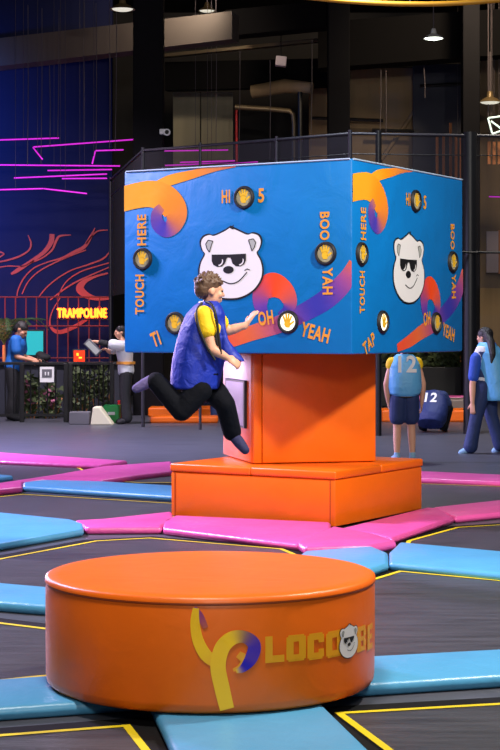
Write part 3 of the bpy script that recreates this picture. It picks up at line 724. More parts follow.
# front hem blown forwards past the waist
mb.loft([(P(217, 322, YB), f*.03, r*.10), (P(220, 340, YB), f*.035, r*.12), (P(226, 353, YB), f*.075, r*.12), (P(234, 360.5, YB-.02), f*.06, r*.1), (P(241, 361.5, YB-.03), f*.018, r*.06)], 20)
build('bib', mb, M['bib_royal'], boy, remesh=.009, smoothit=5)
mb = MB(); yb = N_-.035
mb.tube([P(*q) for q in catmull([(206, 301.5, yb+.07), (212, 305, yb+.01), (215.5, 314, yb-.02), (217.5, 326, yb-.015), (219, 340, yb-.01), (221, 354, yb)], 5)], .0085, 8)
build('bib_binding', mb, M['black'], boy, smooth=60)
mb = MB(); mb.tube([P(*q) for q in catmull([(202, 303, yb+.06), (196.5, 312, yb-.0), (199, 328, yb-.03), (206, 345, yb-.03), (215, 360, yb-.02)], 5)], .0085, 8)
build('bib_binding', mb, M['black'], boy, smooth=60)
mb = MB(); mb.loft([(P(209, 320, yb+.03), f*.045, r*.03), (P(211, 332, yb+.03), f*.055, r*.035), (P(214, 346, yb+.03), f*.05, r*.03)], 14); o = build('armhole_shade', mb, M['darkcloth'], boy, remesh=.008, smoothit=3); o['label'] = 'shade in the side opening of the bib, built as a dark piece'  # dark piece stands in for the shade inside the armhole
mb = MB(); mb.tube([J['head']-u*.093*s*1.1-f*.02*s+f*math.cos(t)*.06*s+r*math.sin(t)*.058*s+UP*(-.01*math.cos(t)) for t in [k*math.pi/12 for k in range(24)]], .013*s, 8, closed=True)
o = build('collar', mb, M['wshirt'], boy, smooth=60); o['label'] = 'white collar'

# man in blue polo, behind the fence ----------------------------------
YP = 29.45
man = thing('person', P(13, 430, YP).xy.to_3d(), 'man in blue polo shirt looking down at a phone behind the black fence', 'person')
J, s, f, r = stand(man.location, math.radians(-8), 1.72, lean=.09); J['hk'] = 1.22
J['look'] = V((.8, -.1, -.62)); J['head'] = P(20.8, 330, YP-.02); J['hup'] = V((.6, 0, .8))
for q, g in (('R', 1), ('L', -1)):
    J['el'+q] = J['sh'+q]-UP*.28*s+f*.03*s+r*g*.03*s; J['wr'+q] = J['el'+q]+f*.25*s-UP*.06*s-r*g*.06*s; J['hn'+q] = r*g*.6+UP*.3; J['curl'+q] = .9
body(J, s, .011, man, M['skin2']); hair(J['head'], J['look'], s*1.22, .01, man, M['hair_dark'], up=J['hup'], tousle=0)
face_parts(man, J['head'], J['look'], s*1.22, J['hup'], lips=False)
shirt(J, s, .011, man, M['polo'], sleeve=.6, k=.035, lo=-.2); trousers(J, s, .011, man, M['darkcloth'], k=.02)
for q in 'LR': foot(J, q, s, .011, man, M['darkcloth'], 'shoe', .014, .05)
mb = MB(); c = (J['wrR']+J['wrL'])/2+f*.12+UP*.02; mb.box(c, (.15, .08, .012), Matrix.Rotation(.5, 3, 'Y')); tag(build('phone', mb, M['black'], bevel=.004, loc=c), 'black phone held by the man in the blue polo', 'phone')

# woman in white shirt --------------------------------------------------
YW = 28.4
wo = thing('person', P(126, 0, YW).xy.to_3d(), 'woman in white shirt holding up a grey box beside the fence', 'person')
J, s, f, r = stand(wo.location, math.radians(188), 1.62, lean=.03)
J['look'] = V((-1, -.25, -.1)); J['head'] = P(120.5, 332.5, YW)
J['shR'] = P(117, 345.5, YW-.0)+V((0, .16, 0)); J['shL'] = P(121, 346, YW-.17)
J['elL'] = P(106, 343.5, YW-.22); J['wrL'] = P(95, 341.5, YW-.12); J['elR'] = P(110, 352, YW+.16); J['wrR'] = P(106.5, 349.5, YW-.0)
J['curlL'] = .8; J['curlR'] = .8; J['hnL'] = UP; J['hnR'] = UP
body(J, s, .011, wo, M['skin']); hair(J['head'], J['look'], s, .01, wo, M['hair_dark'], tousle=0, low=.02)
face_parts(wo, J['head'], J['look'], s, lips=False)
shirt(J, s, .011, wo, M['wshirt'], sleeve=.55, k=.036, lo=-.2); trousers(J, s, .011, wo, M['darkcloth'], k=.022)
mb = MB(); mb.loft([(J['hip']+UP*(.11+.03*z), r*(.175*s+.034), V((-r.y, r.x, 0))*(.125*s+.036)) for z in (0, .5, 1, 1.5)], 24); o = build('shirt_stripe', mb, M['stripe'], wo, smooth=60); o['label'] = 'orange band on the white shirt'
mb = MB(); w = J['wrL'].lerp(J['elL'], .25); mb.cap(J['elL'].lerp(J['wrL'], .0), J['elL'].lerp(J['wrL'], .45), .056, .05); build('sleeve_band', mb, M['darkcloth'], wo, smooth=180)
for q in 'LR': foot(J, q, s, .011, wo, M['darkcloth'], 'shoe', .012, .05)
mb = MB(); c = P(93, 347.5, YW-.16); R = Matrix.Rotation(math.radians(45), 3, 'Y'); mb.box(c, (.30, .2, .13), R); tb = tag(build('box', mb, M['grey_box'], bevel=.012, loc=c), 'grey box held out by the woman in the white shirt', 'box')
mb = MB(); mb.box(c+R @ V((0, -.102, .0)), (.25, .006, .09), R); build('box_panel', mb, M['inkgrey'], tb)

# boy with light bib number 12 seen from behind ---------------------------
def number(mb, txt, c, r, u, n, w, h):
    vs, fs = text2d(txt); mb.add([c+r*((x-.5)*w)+u*((y-.5)*h)+n*.0 for x, y in vs], fs)
YC = 20.1
kid = thing('person', P(404.5, 0, YC).xy.to_3d(), 'child in light blue bib number 12 and navy shorts standing behind the tower', 'person')
J, s, f, r = stand(kid.location, math.radians(96), 1.45)
J['elR'] += r*.03; J['wrR'] += r*.02-UP*.02; J['elL'] -= r*.03
body(J, s, .010, kid, M['skin']); hair(J['head'], J['look'], s, .01, kid, M['hair'], tousle=30); face_parts(kid, J['head'], J['look'], s, lips=False)
shirt(J, s, .010, kid, M['yshirt'], 'yellow_shirt', sleeve=.1, k=.022, lo=-.1)
trousers(J, s, .010, kid, M['navy_blue'], 'shorts', leg=.64, k=.03)
for q in 'LR': foot(J, q, s, .010, kid, M['sock_light'], up=.12)
bk = V((-r.y, r.x, 0)); hp = J['hip']; ch = J['chest']
bib([(hp+UP*z, r*a, bk*b_) for z, a, b_ in ((-.015, .13, .15), (.02, .185, .17), (.1, .205, .18), (.22, .198, .172), (.36, .185, .155), (.44, .14, .13), (.485, .09, .09))], .010, kid, M['bib_light'])
mb = MB(); number(mb, '12', hp+UP*.37-f*.172, r, UP, -f, .22, .2); o = build('bib_number', mb, M['white'], kid); o['label'] = 'pale number 12'

# girl on the right -------------------------------------------------------
YG_ = 21.6
girl = thing('person', P(486, 0, YG_).xy.to_3d(), 'girl with dark ponytail and pale blue bib at the right edge', 'person')
J, s, f, r = stand(girl.location, math.radians(148), 1.66, step=.0)
J['look'] = V((-.75, .65, -.02)); J['head'] = P(484.5, 337.5, YG_); 
for q, y0 in (('L', -.1), ('R', .1)):
    pass
J['knL'] = P(476, 418, YG_-.08); J['anL'] = P(470, 449, YG_-.08); J['toeL'] = P(461, 452.5, YG_-.06)
J['knR'] = P(491, 415, YG_+.1); J['anR'] = P(501, 447, YG_+.12); J['toeR'] = P(494, 451, YG_+.2)
J['shL'] = P(476, 359, YG_-.1); J['elL'] = P(472.5, 384, YG_-.13); J['wrL'] = P(472.5, 403, YG_-.16)
body(J, s, .010, girl, M['skin']); face_parts(girl, J['head'], J['look'], s, lips=False)
hair(J['head'], J['look'], s*1.08, .009, girl, M['hair_dark'], tousle=10, spike=.01, low=.02, pony=([P(487, 335, YG_-.08), P(491, 342, YG_-.14), P(492.5, 354, YG_-.19), P(491.5, 363, YG_-.2)], [.045, .05, .045, .018]))
shirt(J, s, .010, girl, M['wshirt'], 'white_shirt', sleeve=.1, k=.018, lo=-.1)
mb = MB()
for q in 'LR': mb.chain([J['chest'].lerp(J['sh'+q], .6), J['sh'+q], J['sh'+q].lerp(J['el'+q], .72)], [.075, .078, .07], 14)
o = build('sleeves', mb, M['royal_shirt'], girl, remesh=.010, smoothit=3); o['label'] = 'royal blue sleeves'
trousers(J, s, .010, girl, M['navy_blue'], k=.022, flare=.026)
for q in 'LR': foot(J, q, s, .010, girl, M['sock_light'], up=.08)
hp = J['hip']; bk = V((-r.y, r.x, 0))
bib([(hp+UP*z+V((dx, -.02, 0)), r*a, bk*b_) for z, a, b_, dx in ((-.24, .17, .17, .14), (-.2, .19, .19, .14), (.0, .2, .19, .11), (.22, .195, .19, .08), (.36, .18, .17, .04), (.44, .14, .135, .02), (.50, .085, .09, 0))], .010, girl, M['bib_light'])

# crouching child in navy bib ---------------------------------------------
YK = 26.0
cr = thing('person', P(433, 0, YK).xy.to_3d(), 'child crouching in navy bib with white number 12 behind the standing child', 'person')
base = V(cr.location); f = V((.35, .93, 0)).normalized(); r = V((f.y, -f.x, 0)); s = .82
J = {'r_hip': r, 'r_sh': r, 'look': (f-UP*.5), 'hip': base-f*.1+UP*.24, 'chest': base+f*.12+UP*.56, 'head': base+f*.34+UP*.50}
for q, g in (('R', 1), ('L', -1)):
    J['sh'+q] = J['chest']+r*g*.13; J['el'+q] = J['sh'+q]+r*g*.08-UP*.2+f*.08; J['wr'+q] = J['el'+q]+f*.15-UP*.1-r*g*.05
    J['hp'+q] = base-f*.1+r*g*.08+UP*.22; J['kn'+q] = base+f*.18+r*g*.2+UP*.36; J['an'+q] = base+f*.0+r*g*.16+UP*.07; J['toe'+q] = J['an'+q]+f*.13-UP*.035
body(J, s, .011, cr, M['skin']); hair(J['head'], J['look'], s, .011, cr, M['hair_dark'], tousle=0); face_parts(cr, J['head'], J['look'], s, lips=False)
shirt(J, s, .011, cr, M['navy_blue'], sleeve=.6, k=.03, lo=-.1); trousers(J, s, .011, cr, M['navy'], k=.02)
for q in 'LR': foot(J, q, s, .011, cr, M['darkcloth'], 'shoe', .012, .05)
ax = (J['chest']-J['hip']).normalized(); bk = ax.cross(r).normalized()
bib([(J['hip']+ax*z, r*a, bk*b_) for z, a, b_ in ((-.13, .2, .15), (-.02, .235, .19), (.15, .24, .18), (.3, .21, .16), (.42, .14, .12))], .011, cr, M['bib_navy'])
bn = -bk if bk.y > 0 else bk
mb = MB(); number(mb, '12', J['hip']+ax*.24+bn*.182, r, ax, bn, .19, .17); o = build('bib_number', mb, M['white'], cr); o['label'] = 'white number 12'

# seated child seen far behind between the legs of the jumping boy --------------
YS = 30.0
se = thing('person', P(206, 0, YS).xy.to_3d(), 'far child in pale top sitting on the orange pad, seen beyond the jumping boy', 'person')
base = V(se.location); f = V((.6, -.8, 0)); r = V((f.y, -f.x, 0)); s = .8
J = {'r_hip': r, 'r_sh': r, 'look': f, 'hip': base+UP*.36, 'chest': base+UP*.72, 'head': base+UP*.9}
for q, g in (('R', 1), ('L', -1)):
    J['sh'+q] = J['chest']+r*g*.14; J['el'+q] = J['sh'+q]+r*g*.05-UP*.2; J['wr'+q] = J['el'+q]+f*.18-UP*.05
    J['hp'+q] = base+r*g*.08+UP*.33; J['kn'+q] = base+f*.36+r*g*.1+UP*.36; J['an'+q] = base+f*.4+r*g*.1+UP*.06; J['toe'+q] = J['an'+q]+f*.13-UP*.03
body(J, s, .014, se, M['skin']); hair(J['head'], J['look'], s, .013, se, M['hair_dark'], tousle=0)
shirt(J, s, .013, se, M['sock_light'], sleeve=.6, k=.02); trousers(J, s, .013, se, M['navy_blue'], k=.018)
for q in 'LR': foot(J, q, s, .013, se, M['darkcloth'], 'shoe', .012, .05)
# ------------------------------------------------------------------ background things
# red lattice screen on the mural wall and the neon word
YL = 33.4
la = thing('lattice_screen', P(50, 430, YL).xy.to_3d(), 'tall red lattice screen in front of the swirl mural', 'screen')
b = MB()
for k in range(-3, 11): x = 5+10.5*k; b.tube([V((P(x, 0, YL).x, YL, .0)), P(x, 297, YL)], .012, 4)
build('upright_bars', b, M['lattice'], la)
b = MB()
for y in (297, 326, 358, 388): b.tube([P(-30, y, YL-.02), P(110, y, YL-.02)], .013, 4)
build('cross_bars', b, M['lattice'], la)
def neon_word(word_, x0, x1, y0, y1, Y):
    cu_ = bpy.data.curves.new('t', 'FONT'); cu_.body = word_; cu_.fill_mode = 'NONE'; cu_.offset = .022; cu_.resolution_u = 3; cu_.space_character = 1.1
    ob = bpy.data.objects.new('t', cu_); COL.objects.link(ob); bpy.context.view_layer.update()
    me = bpy.data.meshes.new_from_object(ob.evaluated_get(bpy.context.evaluated_depsgraph_get()))
    vs = [v.co.copy() for v in me.vertices]; ed = [tuple(e.vertices) for e in me.edges]
    bpy.data.objects.remove(ob); bpy.data.curves.remove(cu_); bpy.data.meshes.remove(me)
    a0 = min(v.x for v in vs); a1 = max(v.x for v in vs); b0 = min(v.y for v in vs); b1 = max(v.y for v in vs)
    q = [P(x0+(v.x-a0)/(a1-a0)*(x1-x0), y1-(v.y-b0)/(b1-b0)*(y1-y0), Y) for v in vs]; g = MB()
    for i, j in ed:
        if (q[i]-q[j]).length > 1e-4: g.tube([q[i], q[j]], .0135, 5)
    return g
sg = thing('neon_sign', P(83, 313, YL-.1), 'orange neon word sign hung on the red lattice screen', 'neon sign')
build('neon_letters', neon_word('TRAMPOLINE', 57.5, 106.5, 308.5, 317.5, YL-.1), M['sign_neon'], sg)
b = MB(); b.tube([P(57, 319.3, YL-.06), P(109, 319.3, YL-.06)], .012, 6); build('mounting_rail', b, M['steel_black'], sg)
# magenta light bars
bars = [((-12, 140.3, 0), (59, 138, 0), 'highest magenta light bar at the left edge'), ((33, 147, 0), (134, 139.5, 0), 'long rising magenta bar meeting a short bright slanted one'),
        ((33.2, 147.6, -.4), (42.3, 159, -1.2), 'short slanted magenta bar dropping from the rising long bar'), ((-12, 164.8, .3), (120, 166, .3), 'longest level magenta bar reaching the left edge'),
        ((47.5, 170.5, .5), (112, 169.5, .5), 'thin magenta bar just below the longest level bar'), ((14, 178, .1), (107, 174, .1), 'slightly rising magenta bar in the lower group'),
        ((62, 178.6, .6), (107, 178.3, .6), 'short thin level magenta bar in the lower group'), ((95.5, 150.7, -.3), (123.5, 149.8, -.3), 'short level magenta bar joined to a steep one'),
        ((95.3, 151.3, -.6), (92.3, 163.5, -1.2), 'short steep magenta bar under the short level bar'), ((-12, 190, 0), (43, 188.6, 0), 'lowest left magenta bar ending in a slight bend'),
        ((43.5, 188.6, 0), (87, 193.6, 0), 'lowest magenta bar sloping gently down to the right'),
        ((163, 151, 1), (228, 150, 1), 'upper magenta bar seen through the net above the cube'), ((180, 162.4, 1), (235, 160.8, 1), 'middle magenta bar seen through the net above the cube'), ((165, 165.5, .5), (258, 161.8, .5), 'low magenta bar seen through the net just above the cube'),
        ((452, 196.8, 3), (463.5, 197.2, 3), 'tiny magenta bar left of the right dark pillar'), ((489, 196.6, 3), (512, 197.2, 3), 'tiny magenta bar right of the right dark pillar')]
for (x0, y0, d0), (x1, y1, d1), lb in bars:
    A_ = P(x0, y0, 32.6+d0); B_ = P(x1, y1, 32.6+d1); c = (A_+B_)/2; g = MB(); g.tube([A_, B_], .0135, 8)
    t = tag(build('light_bar', g, M['neon'], loc=c, smooth=60), lb, 'light bar', 'magenta light bars hung in the air')
    g = MB(); g.tube([A_+V((0, .022, .012)), B_+V((0, .022, .012))], .012, 4); build('bar_housing', g, M['steel_black'], t)
    g = MB(); g.tube([c+UP*.02, V((c.x, c.y, 9.2))], .004, 4); build('hanging_wire', g, M['cable'], t)
# hanging cables
for i, (x, y0, y1, Y, lb) in enumerate([(28, 5, 165, 32, 'cable hanging left of the blue mural glow'), (42, 8, 164, 32.2, 'cable hanging above the slanted magenta bar'), (49.5, 64, 147, 31.9, 'cable hanging below the grey beam towards the bars'), (59, 10, 138, 32, 'cable hanging to the end of the highest magenta bar'),
        (96, 3, 150, 31.9, 'cable hanging in front of the grey beam near the pillar'), (110, 52, 149, 31.8, 'cable below the beam near the short level bar'), (116.5, 5, 150, 31.7, 'cable hanging below the left pendant lamp'), (216, 0, 150, 33, 'pale cable hanging in front of the beige panels'), (240, 50, 160, 34, 'cable beside the beige panel edge'),
        (270, 60, 160, 33, 'cable hanging left of the middle pillar'), (312, 40, 150, 33.2, 'cable hanging just left of the middle pillar by the olive strip'), (381, 70, 140, 34, 'left of the two cables in front of the olive panel'), (386, 70, 140, 34, 'right of the two cables in front of the olive panel'), (424, 68, 98, 34, 'cable tied to the slanted brace')]):
    A_ = P(x, y0, Y); B_ = P(x+random.uniform(-1.5, 1.5), y1, Y); g = MB(); g.tube([A_, A_.lerp(B_, .5)+V((.01, 0, 0)), B_], .007, 5)
    tag(build('hanging_cable', g, M['cable'], loc=A_), lb, 'cable', 'cables hanging from the roof')
# pendant lamps
def lamp(x, y, Y, r, lb, glow, hang=1.0):
    c = P(x, y, Y); t = thing('pendant_lamp', c, lb, 'lamp', 'pendant lamps under the roof')
    g = MB(); g.lathe([(.03, r*.95), (r*.22, r*.9), (r*.3, r*.45), (r*.62, r*.3), (r, .0), (r*.96, -.004), (r*.6, r*.24), (r*.2, r*.4), (.02, r*.42)], 32, c); build('shade', g, M['lampshade'] if glow != 'lampglow' else M['white'], t, smooth=50)
    g = MB(); g.ell(c+UP*r*.06, (r*.82, r*.82, r*.2), None, 20); build('bulb', g, M[glow], t, smooth=180)
    g = MB(); g.tube([c+UP*r*.9, c+UP*(r*.9+hang)], .012, 6); build('cord', g, M['cable'], t)
lamp(433.5, 38.5, 31, .19, 'bright white pendant lamp hanging at the upper right', 'lampglow', .7)
lamp(122.5, 9.5, 29, .22, 'dim pendant lamp beside the left pillar at the top', 'lampdim', .5)
lamp(490, 102.5, 34, .24, 'bronze pendant lamp at the right edge above the white tubes', 'lampdim', .8)
lamp(207, 11, 37, .2, 'far pendant lamp glowing dimly above the grey beam', 'lampdim', .4)
# yellow hoop crossing the top edge
g = MB(); g.tube([P(*q, 23.5) for q in catmull([(270, -7), (310, -2.5), (360, 2), (410, 4), (460, 3), (520, -2), (580, -9)], 6)], .036, 10)
yh = tag(build('yellow_hoop', g, M['hoop'], smooth=60, loc=P(410, 4, 23.5)), 'curved yellow tube crossing the top edge of the picture', 'tube')
g = MB(); g.tube([P(410, 4, 23.5), V((P(410, 4, 23.5).x, 23.5, 9.2))], .008, 5); build('hanging_wire', g, M['cable'], yh)
# camera on the pillar, loudspeaker, ducts, pipes
c = P(164, 132, 31.14); t = thing('security_camera', c, 'white security camera fixed to the left dark pillar', 'camera')
g = MB(); g.box(c+V((-.02, -.02, 0)), (.12, .14, .1)); build('camera_body', g, M['cam_white'], t, bevel=.02)
g = MB(); g.lathe([(.065, .0), (.065, .05), (.04, .06)], 20, c+V((.06, -.1, -.02)), V((1, 0, 0)), UP, V((0, -1, 0))); rg = build('lens_ring', g, M['cam_white'], t, smooth=40)
g = MB(); g.ell(c+V((.06, -.155, -.02)), (.04, .02, .04)); build('lens', g, M['black'], rg, smooth=180)
c = P(281, 61.5, 34.5); g = MB(); g.box(c, (.22, .2, .2), Matrix.Rotation(.1, 3, 'Y')); sp = tag(build('loudspeaker', g, M['speaker'], bevel=.02, loc=c), 'small pale box loudspeaker hanging left of the middle pillar', 'loudspeaker')
g = MB(); g.tube([c+UP*.1, c+UP*.9], .012, 6); build('hanger', g, M['steel_black'], sp)
g = MB(); g.tube([P(235, 107, 36), P(268, 109, 36), P(289, 111, 36), P(293, 114, 36), P(294, 124, 36), V((P(294, 0, 36).x, 36, 0))], [.055, .055, .055, .055, .05, .05], 10); tag(build('pipe', g, M['duct'], smooth=60, loc=P(268, 109, 36)), 'tan elbow pipe left of the middle pillar', 'pipe')
g = MB(); g.tube([P(236.5, 110, 37), V((P(236.5, 0, 37).x, 37, 0))], .03, 8); tag(build('pipe', g, M['red'], smooth=60, loc=P(236.5, 165, 37)), 'red vertical pipe right of the beige panels', 'pipe')
g = MB(); g.tube([P(252, 92, 36.4), P(285, 86, 36.2), P(312, 88, 36)], [.14, .15, .12], 14); tag(build('duct', g, M['olive'], smooth=60, loc=P(285, 86, 36.2)), 'round duct beneath the dark bulkhead left of the middle pillar', 'duct')
g = MB(); g.tube([P(300, 92, 35.8), V((P(301, 0, 35.8).x, 35.8, 0))], .05, 8); tag(build('pipe', g, M['steel_black'], smooth=60, loc=P(301, 160, 35.8)), 'thick dark vertical pipe below the round duct', 'pipe')
g = MB(); g.tube([P(381, 160, 36.93), P(424, 98, 36.93)], .045, 8); tag(build('brace', g, M['olive'], smooth=60, loc=P(381, 160, 36.93)), 'slanted brace leaning across the olive panel', 'brace')
for (x0, y0, x1, y1, lb) in ((312, 118, 383, 120.5, 'upper dark rail across the olive panel'), (372, 130, 414, 131, 'lower dark rail right of the slanted brace'), (420, 86, 464, 84, 'dark rail across the navy panel at the upper right')):
    g = MB(); g.tube([P(x0, y0, 36.55), P(x1, y1, 36.55)], .04, 6); tag(build('wall_rail', g, M['steel_black'], loc=P(x0, y0, 36.55)), lb, 'rail')
# wooden slats by the right pillar
for k, (x, y0) in enumerate([(437, 137), (443.5, 134), (450.5, 123), (456, 135), (461, 138)]):
    g = MB(); g.tube([P(x, y0, 35.5), V((P(x+.3, 330, 35.5).x, 35.5, 0))], .03, 5)
    tag(build('wooden_post', g, M['wood'], loc=P(x, 330, 35.5)), ['leftmost thin wooden post left of the right pillar', 'second thin wooden post from the left beside the right pillar', 'tallest thin wooden post left of the right pillar', 'fourth thin wooden post, close left of the right pillar', 'thin wooden post touching the right pillar'][k], 'post', 'thin wooden posts by the right pillar')
for k, x in enumerate((489, 494, 499)):
    g = MB(); g.box(P(x, 153, 34.5), (.06, .04, .46)); tag(build('wooden_batten', g, M['wood'], loc=P(x, 153, 34.5)), ['first short wooden slat right of the right pillar', 'middle short wooden slat at the right edge', 'outermost short wooden slat at the right edge'][k], 'slat', 'short wooden slats at the right edge')
    h = bpy.context.scene.collection.objects[-1]; g = MB(); g.tube([P(x, 148, 34.5), V((P(x, 0, 34.5).x, 34.5, 9.2))], .006, 4); build('hanging_wire', g, M['cable'], h)
for k, (a_, c_) in enumerate((((488, 118), (492, 133)), ((488.5, 118), (506, 115.5)), ((491, 121), (503, 130)), ((492, 134), (506, 129)))):
    g = MB(); g.tube([P(*a_, 34), P(*c_, 34)], .019, 6); tag(build('light_tube', g, M['tube_white'], loc=P(*a_, 34)), ['steep white light tube at the right edge', 'level white light tube topping the cluster at the right edge', 'white light tube crossing inside the cluster at the right edge', 'lowest white light tube of the cluster at the right edge'][k], 'light tube', 'white light tubes at the right edge')
    h = bpy.context.scene.collection.objects[-1]; g = MB(); g.tube([P(*a_, 34), V((P(*a_, 34).x, 34, 9.2))], .006, 4); build('hanging_wire', g, M['cable'], h)
g = MB(); A_ = P(490, 252, 37.1); g.box(V((A_.x+.05, 37.1, A_.z)), (.26, .06, .9)); pn = tag(build('wall_poster', g, M['speaker'], loc=V((A_.x+.05, 37.1, A_.z-.45))), 'pale poster with brown frame at the right edge behind the girl', 'poster')
g = MB(); g.box(V((A_.x+.24, 37.08, A_.z-.0)), (.12, .08, .96)); build('brown_strip', g, M['wood'], pn)

# net cage round the far courts
cage = [P(110.5, 180, 31.6), P(143, 150.5, 27.4), P(350, 133.5, 25.0), P(560, 137, 26.2)]
nf = thing('net_cage', V((P(350, 0, 25).x, 25.0, 0)), 'black netting cage with top rail standing behind the blue cube', 'net')
g = MB(); g.tube(cage, .022, 8); build('top_rail', g, M['steel_rail'], nf, smooth=60)
g = MB(); g.tube([V((p.x, p.y, p.z-.3)) for p in cage], .008, 6); build('lower_rail', g, M['steel_black'], nf, smooth=60)
g = MB()
for i in range(3):
    p, q = cage[i], cage[i+1]; lo = 2.2
    g.add([V((p.x, p.y, lo)), V((q.x, q.y, lo)), q, p], [(0, 1, 2, 3)])
build('net', g, M['net'], nf)
for (i, t, rr) in ((0, 0, .03), (1, 0, .03), (1, .295, .022), (1, .666, .022), (1, 1, .03), (2, .13, .045), (2, .56, .1)):
    p = cage[i].lerp(cage[i+1], t) if i < 3 else cage[3]
    if t == .0 and i == 1 or t == .295: lo = 2.2
    g = MB(); g.tube([V((p.x, p.y, .0)), p+UP*.05], rr, 8); build('post', g, M['steel_black'] if rr > .04 else M['steel_rail'], nf, smooth=60)
g = MB(); g.tube([V((cage[2].lerp(cage[3], .1).x, 25.1, 1.55+(331-252)/FP*25.3)), P(560, 253, 26)], .02, 6); build('middle_rail', g, M['steel_black'], nf)

# black fence at the left
YF = 28.9
def fence(x0, x1, ytop, Y, step, lb, posts):
    c = V((P((x0+x1)/2, 0, Y).x, Y, 0)); t = thing('fence_panel', c, lb, 'fence', 'black railing panels at the left')
    zt = P(0, ytop, Y).z
    g = MB(); g.box((c.x, Y, zt), (P(x1, 0, Y).x-P(x0, 0, Y).x, .05, .05)); build('top_rail', g, M['steel_black'], t, bevel=.006)
    g = MB(); g.box((c.x, Y, .12), (P(x1, 0, Y).x-P(x0, 0, Y).x, .04, .04)); build('bottom_rail', g, M['steel_black'], t)
    x = x0+step/2
    while x < x1:
        p = P(x, 0, Y); g = MB(); g.tube([V((p.x, Y, .12)), V((p.x, Y, zt))], .013, 6); build('bar', g, M['steel_black'], t); x += step
    for x in posts: p = P(x, 0, Y); g = MB(); g.box((p.x, Y, zt/2), (.075, .075, zt)); build('post', g, M['steel_black'], t, bevel=.006)
    return t
fence(-24, 68, 363.5, YF, 8.4, 'black fence panel in front of the man in the blue polo', (-23, 22, 66))
fence(69, 113, 363.5, YF+.25, 4.6, 'finer barred black fence panel left of the woman in white', (70.5, 112))
c = P(47, 374.5, YF-.07); g = MB(); g.box(c, (.24, .015, .26)); sn = tag(build('sign_plate', g, M['white'], loc=c), 'white sign plate hung on the black fence', 'sign')
g = MB(); g.box(c+V((0, -.01, .02)), (.17, .006, .14)); build('pictogram_panel', g, M['grey_box'], sn)
g = MB()
for dx in (-.025, .025): g.box(c+V((dx, -.016, .015)), (.022, .006, .06))
build('pictogram', g, M['white'], sn)
# till screens and counter
c = P(35, 343, 31.5); t = thing('monitor', c, 'teal lit monitor behind the man in the blue polo', 'monitor'); g = MB(); g.box(c, (.36, .05, .5)); build('screen_case', g, M['black'], t, bevel=.01); g = MB(); g.box(c+V((0, -.03, 0)), (.31, .01, .44)); build('screen', g, M['screen_teal'], t)
g = MB(); g.box(V((c.x, c.y+.05, c.z-.35)), (.06, .04, .5)); build('stand', g, M['black'], t)
c = P(79.5, 356, 30.75); t = thing('display', c, 'small glowing red display on the counter behind the fence', 'display'); g = MB(); g.box(c, (.24, .08, .25)); build('case', g, M['black'], t, bevel=.012); g = MB(); g.box(c+V((0, -.043, 0)), (.2, .008, .2)); scn = build('screen', g, M['screen_red'], t)
g = MB(); g.box(c+V((.02, -.05, -.03)), (.06, .006, .03)); g.box(c+V((-.03, -.05, .03)), (.04, .006, .05)); build('screen_mark', g, M['sign_neon'], scn)
ct = thing('counter', V((P(60, 0, 30.6).x, 30.9, 0)), 'dark reception counter behind the fence', 'counter'); g = MB(); g.box((P(60, 0, 30.6).x, 30.9, .47), (2.2, .5, .94)); build('cabinet', g, M['navy_panel'], ct, bevel=.01); g = MB(); g.box((P(60, 0, 30.6).x, 30.9, .962), (2.3, .62, .05)); build('worktop', g, M['black'], ct, bevel=.01)
c = P(43, 357.5, 30.8); g = MB(); g.ell(c+UP*.0, (.15, .1, .08)); g.ell(c+V((-.05, 0, .05)), (.09, .08, .07)); tag(build('bag', g, M['darkcloth'], remesh=.02, loc=c), 'dark soft bag lying on the counter beside the monitor', 'bag')
# plants
def leafmesh(c, rad, n, size, seed, flat=1.0):
    rd = random.Random(seed); g = MB()
    for i in range(n):
        while True:
            d = V((rd.uniform(-1, 1), rd.uniform(-1, 1), rd.uniform(-1, 1)))
            if d.length < 1: break
        p = V(c)+V((d.x*rad[0], d.y*rad[1], d.z*rad[2])); a = V((rd.uniform(-1, 1), rd.uniform(-1, 1), rd.uniform(-.3, 1))).normalized(); s_ = a.cross(V((rd.uniform(-1, 1), rd.uniform(-1, 1), rd.uniform(-1, 1)))).normalized()
        l = size*rd.uniform(.6, 1.3); w_ = l*.28
        g.add([p, p+a*l*.5+s_*w_, p+a*l, p+a*l*.5-s_*w_], [(0, 1, 2, 3)])
    return g
for k, (x, y, rx, rz, n, lb) in enumerate([(29, 398, .2, .42, 260, 'leafy bush behind the fence below the white sign'), (51, 404, .17, .36, 240, 'bush with pink flowers behind the fence post'), (80, 392, .26, .45, 320, 'leafy bush behind the finer fence panel'), (101, 386, .14, .36, 220, 'bush behind the fence beside the woman in white')]):
    Y = 30.15; c = V((P(x, 0, Y).x, Y, 0)); t = thing('bush', c, lb, 'bush', 'bushes behind the black fence'); cc = P(x, y, Y)
    build('foliage', leafmesh(cc, (rx, .12, rz), n, .13, 20+k), M['leaf_dark'], t)
    g = MB()
    for j in range(4): g.tube([V((cc.x+(j-1.5)*.06, Y, .0)), V((cc.x+(j-1.5)*.13, Y+.03, cc.z+rz*.3))], .012, 5)
    build('stem', g, M['wood'], t)
    if k in (0, 1): build('flowers', leafmesh(cc+V((0, -.05, .1)), (rx*.8, .18, rz*.6), 26, .11, 50+k), M['flower'], t)
c = V((P(4, 0, 32).x, 32, 0)); pm = thing('palm_plant', c, 'green palm with arching fronds at the left edge', 'palm'); top = P(4, 345, 32)
g = MB(); g.tube([c, top], [.05, .03], 8); build('trunk', g, M['wood'], pm, smooth=60)
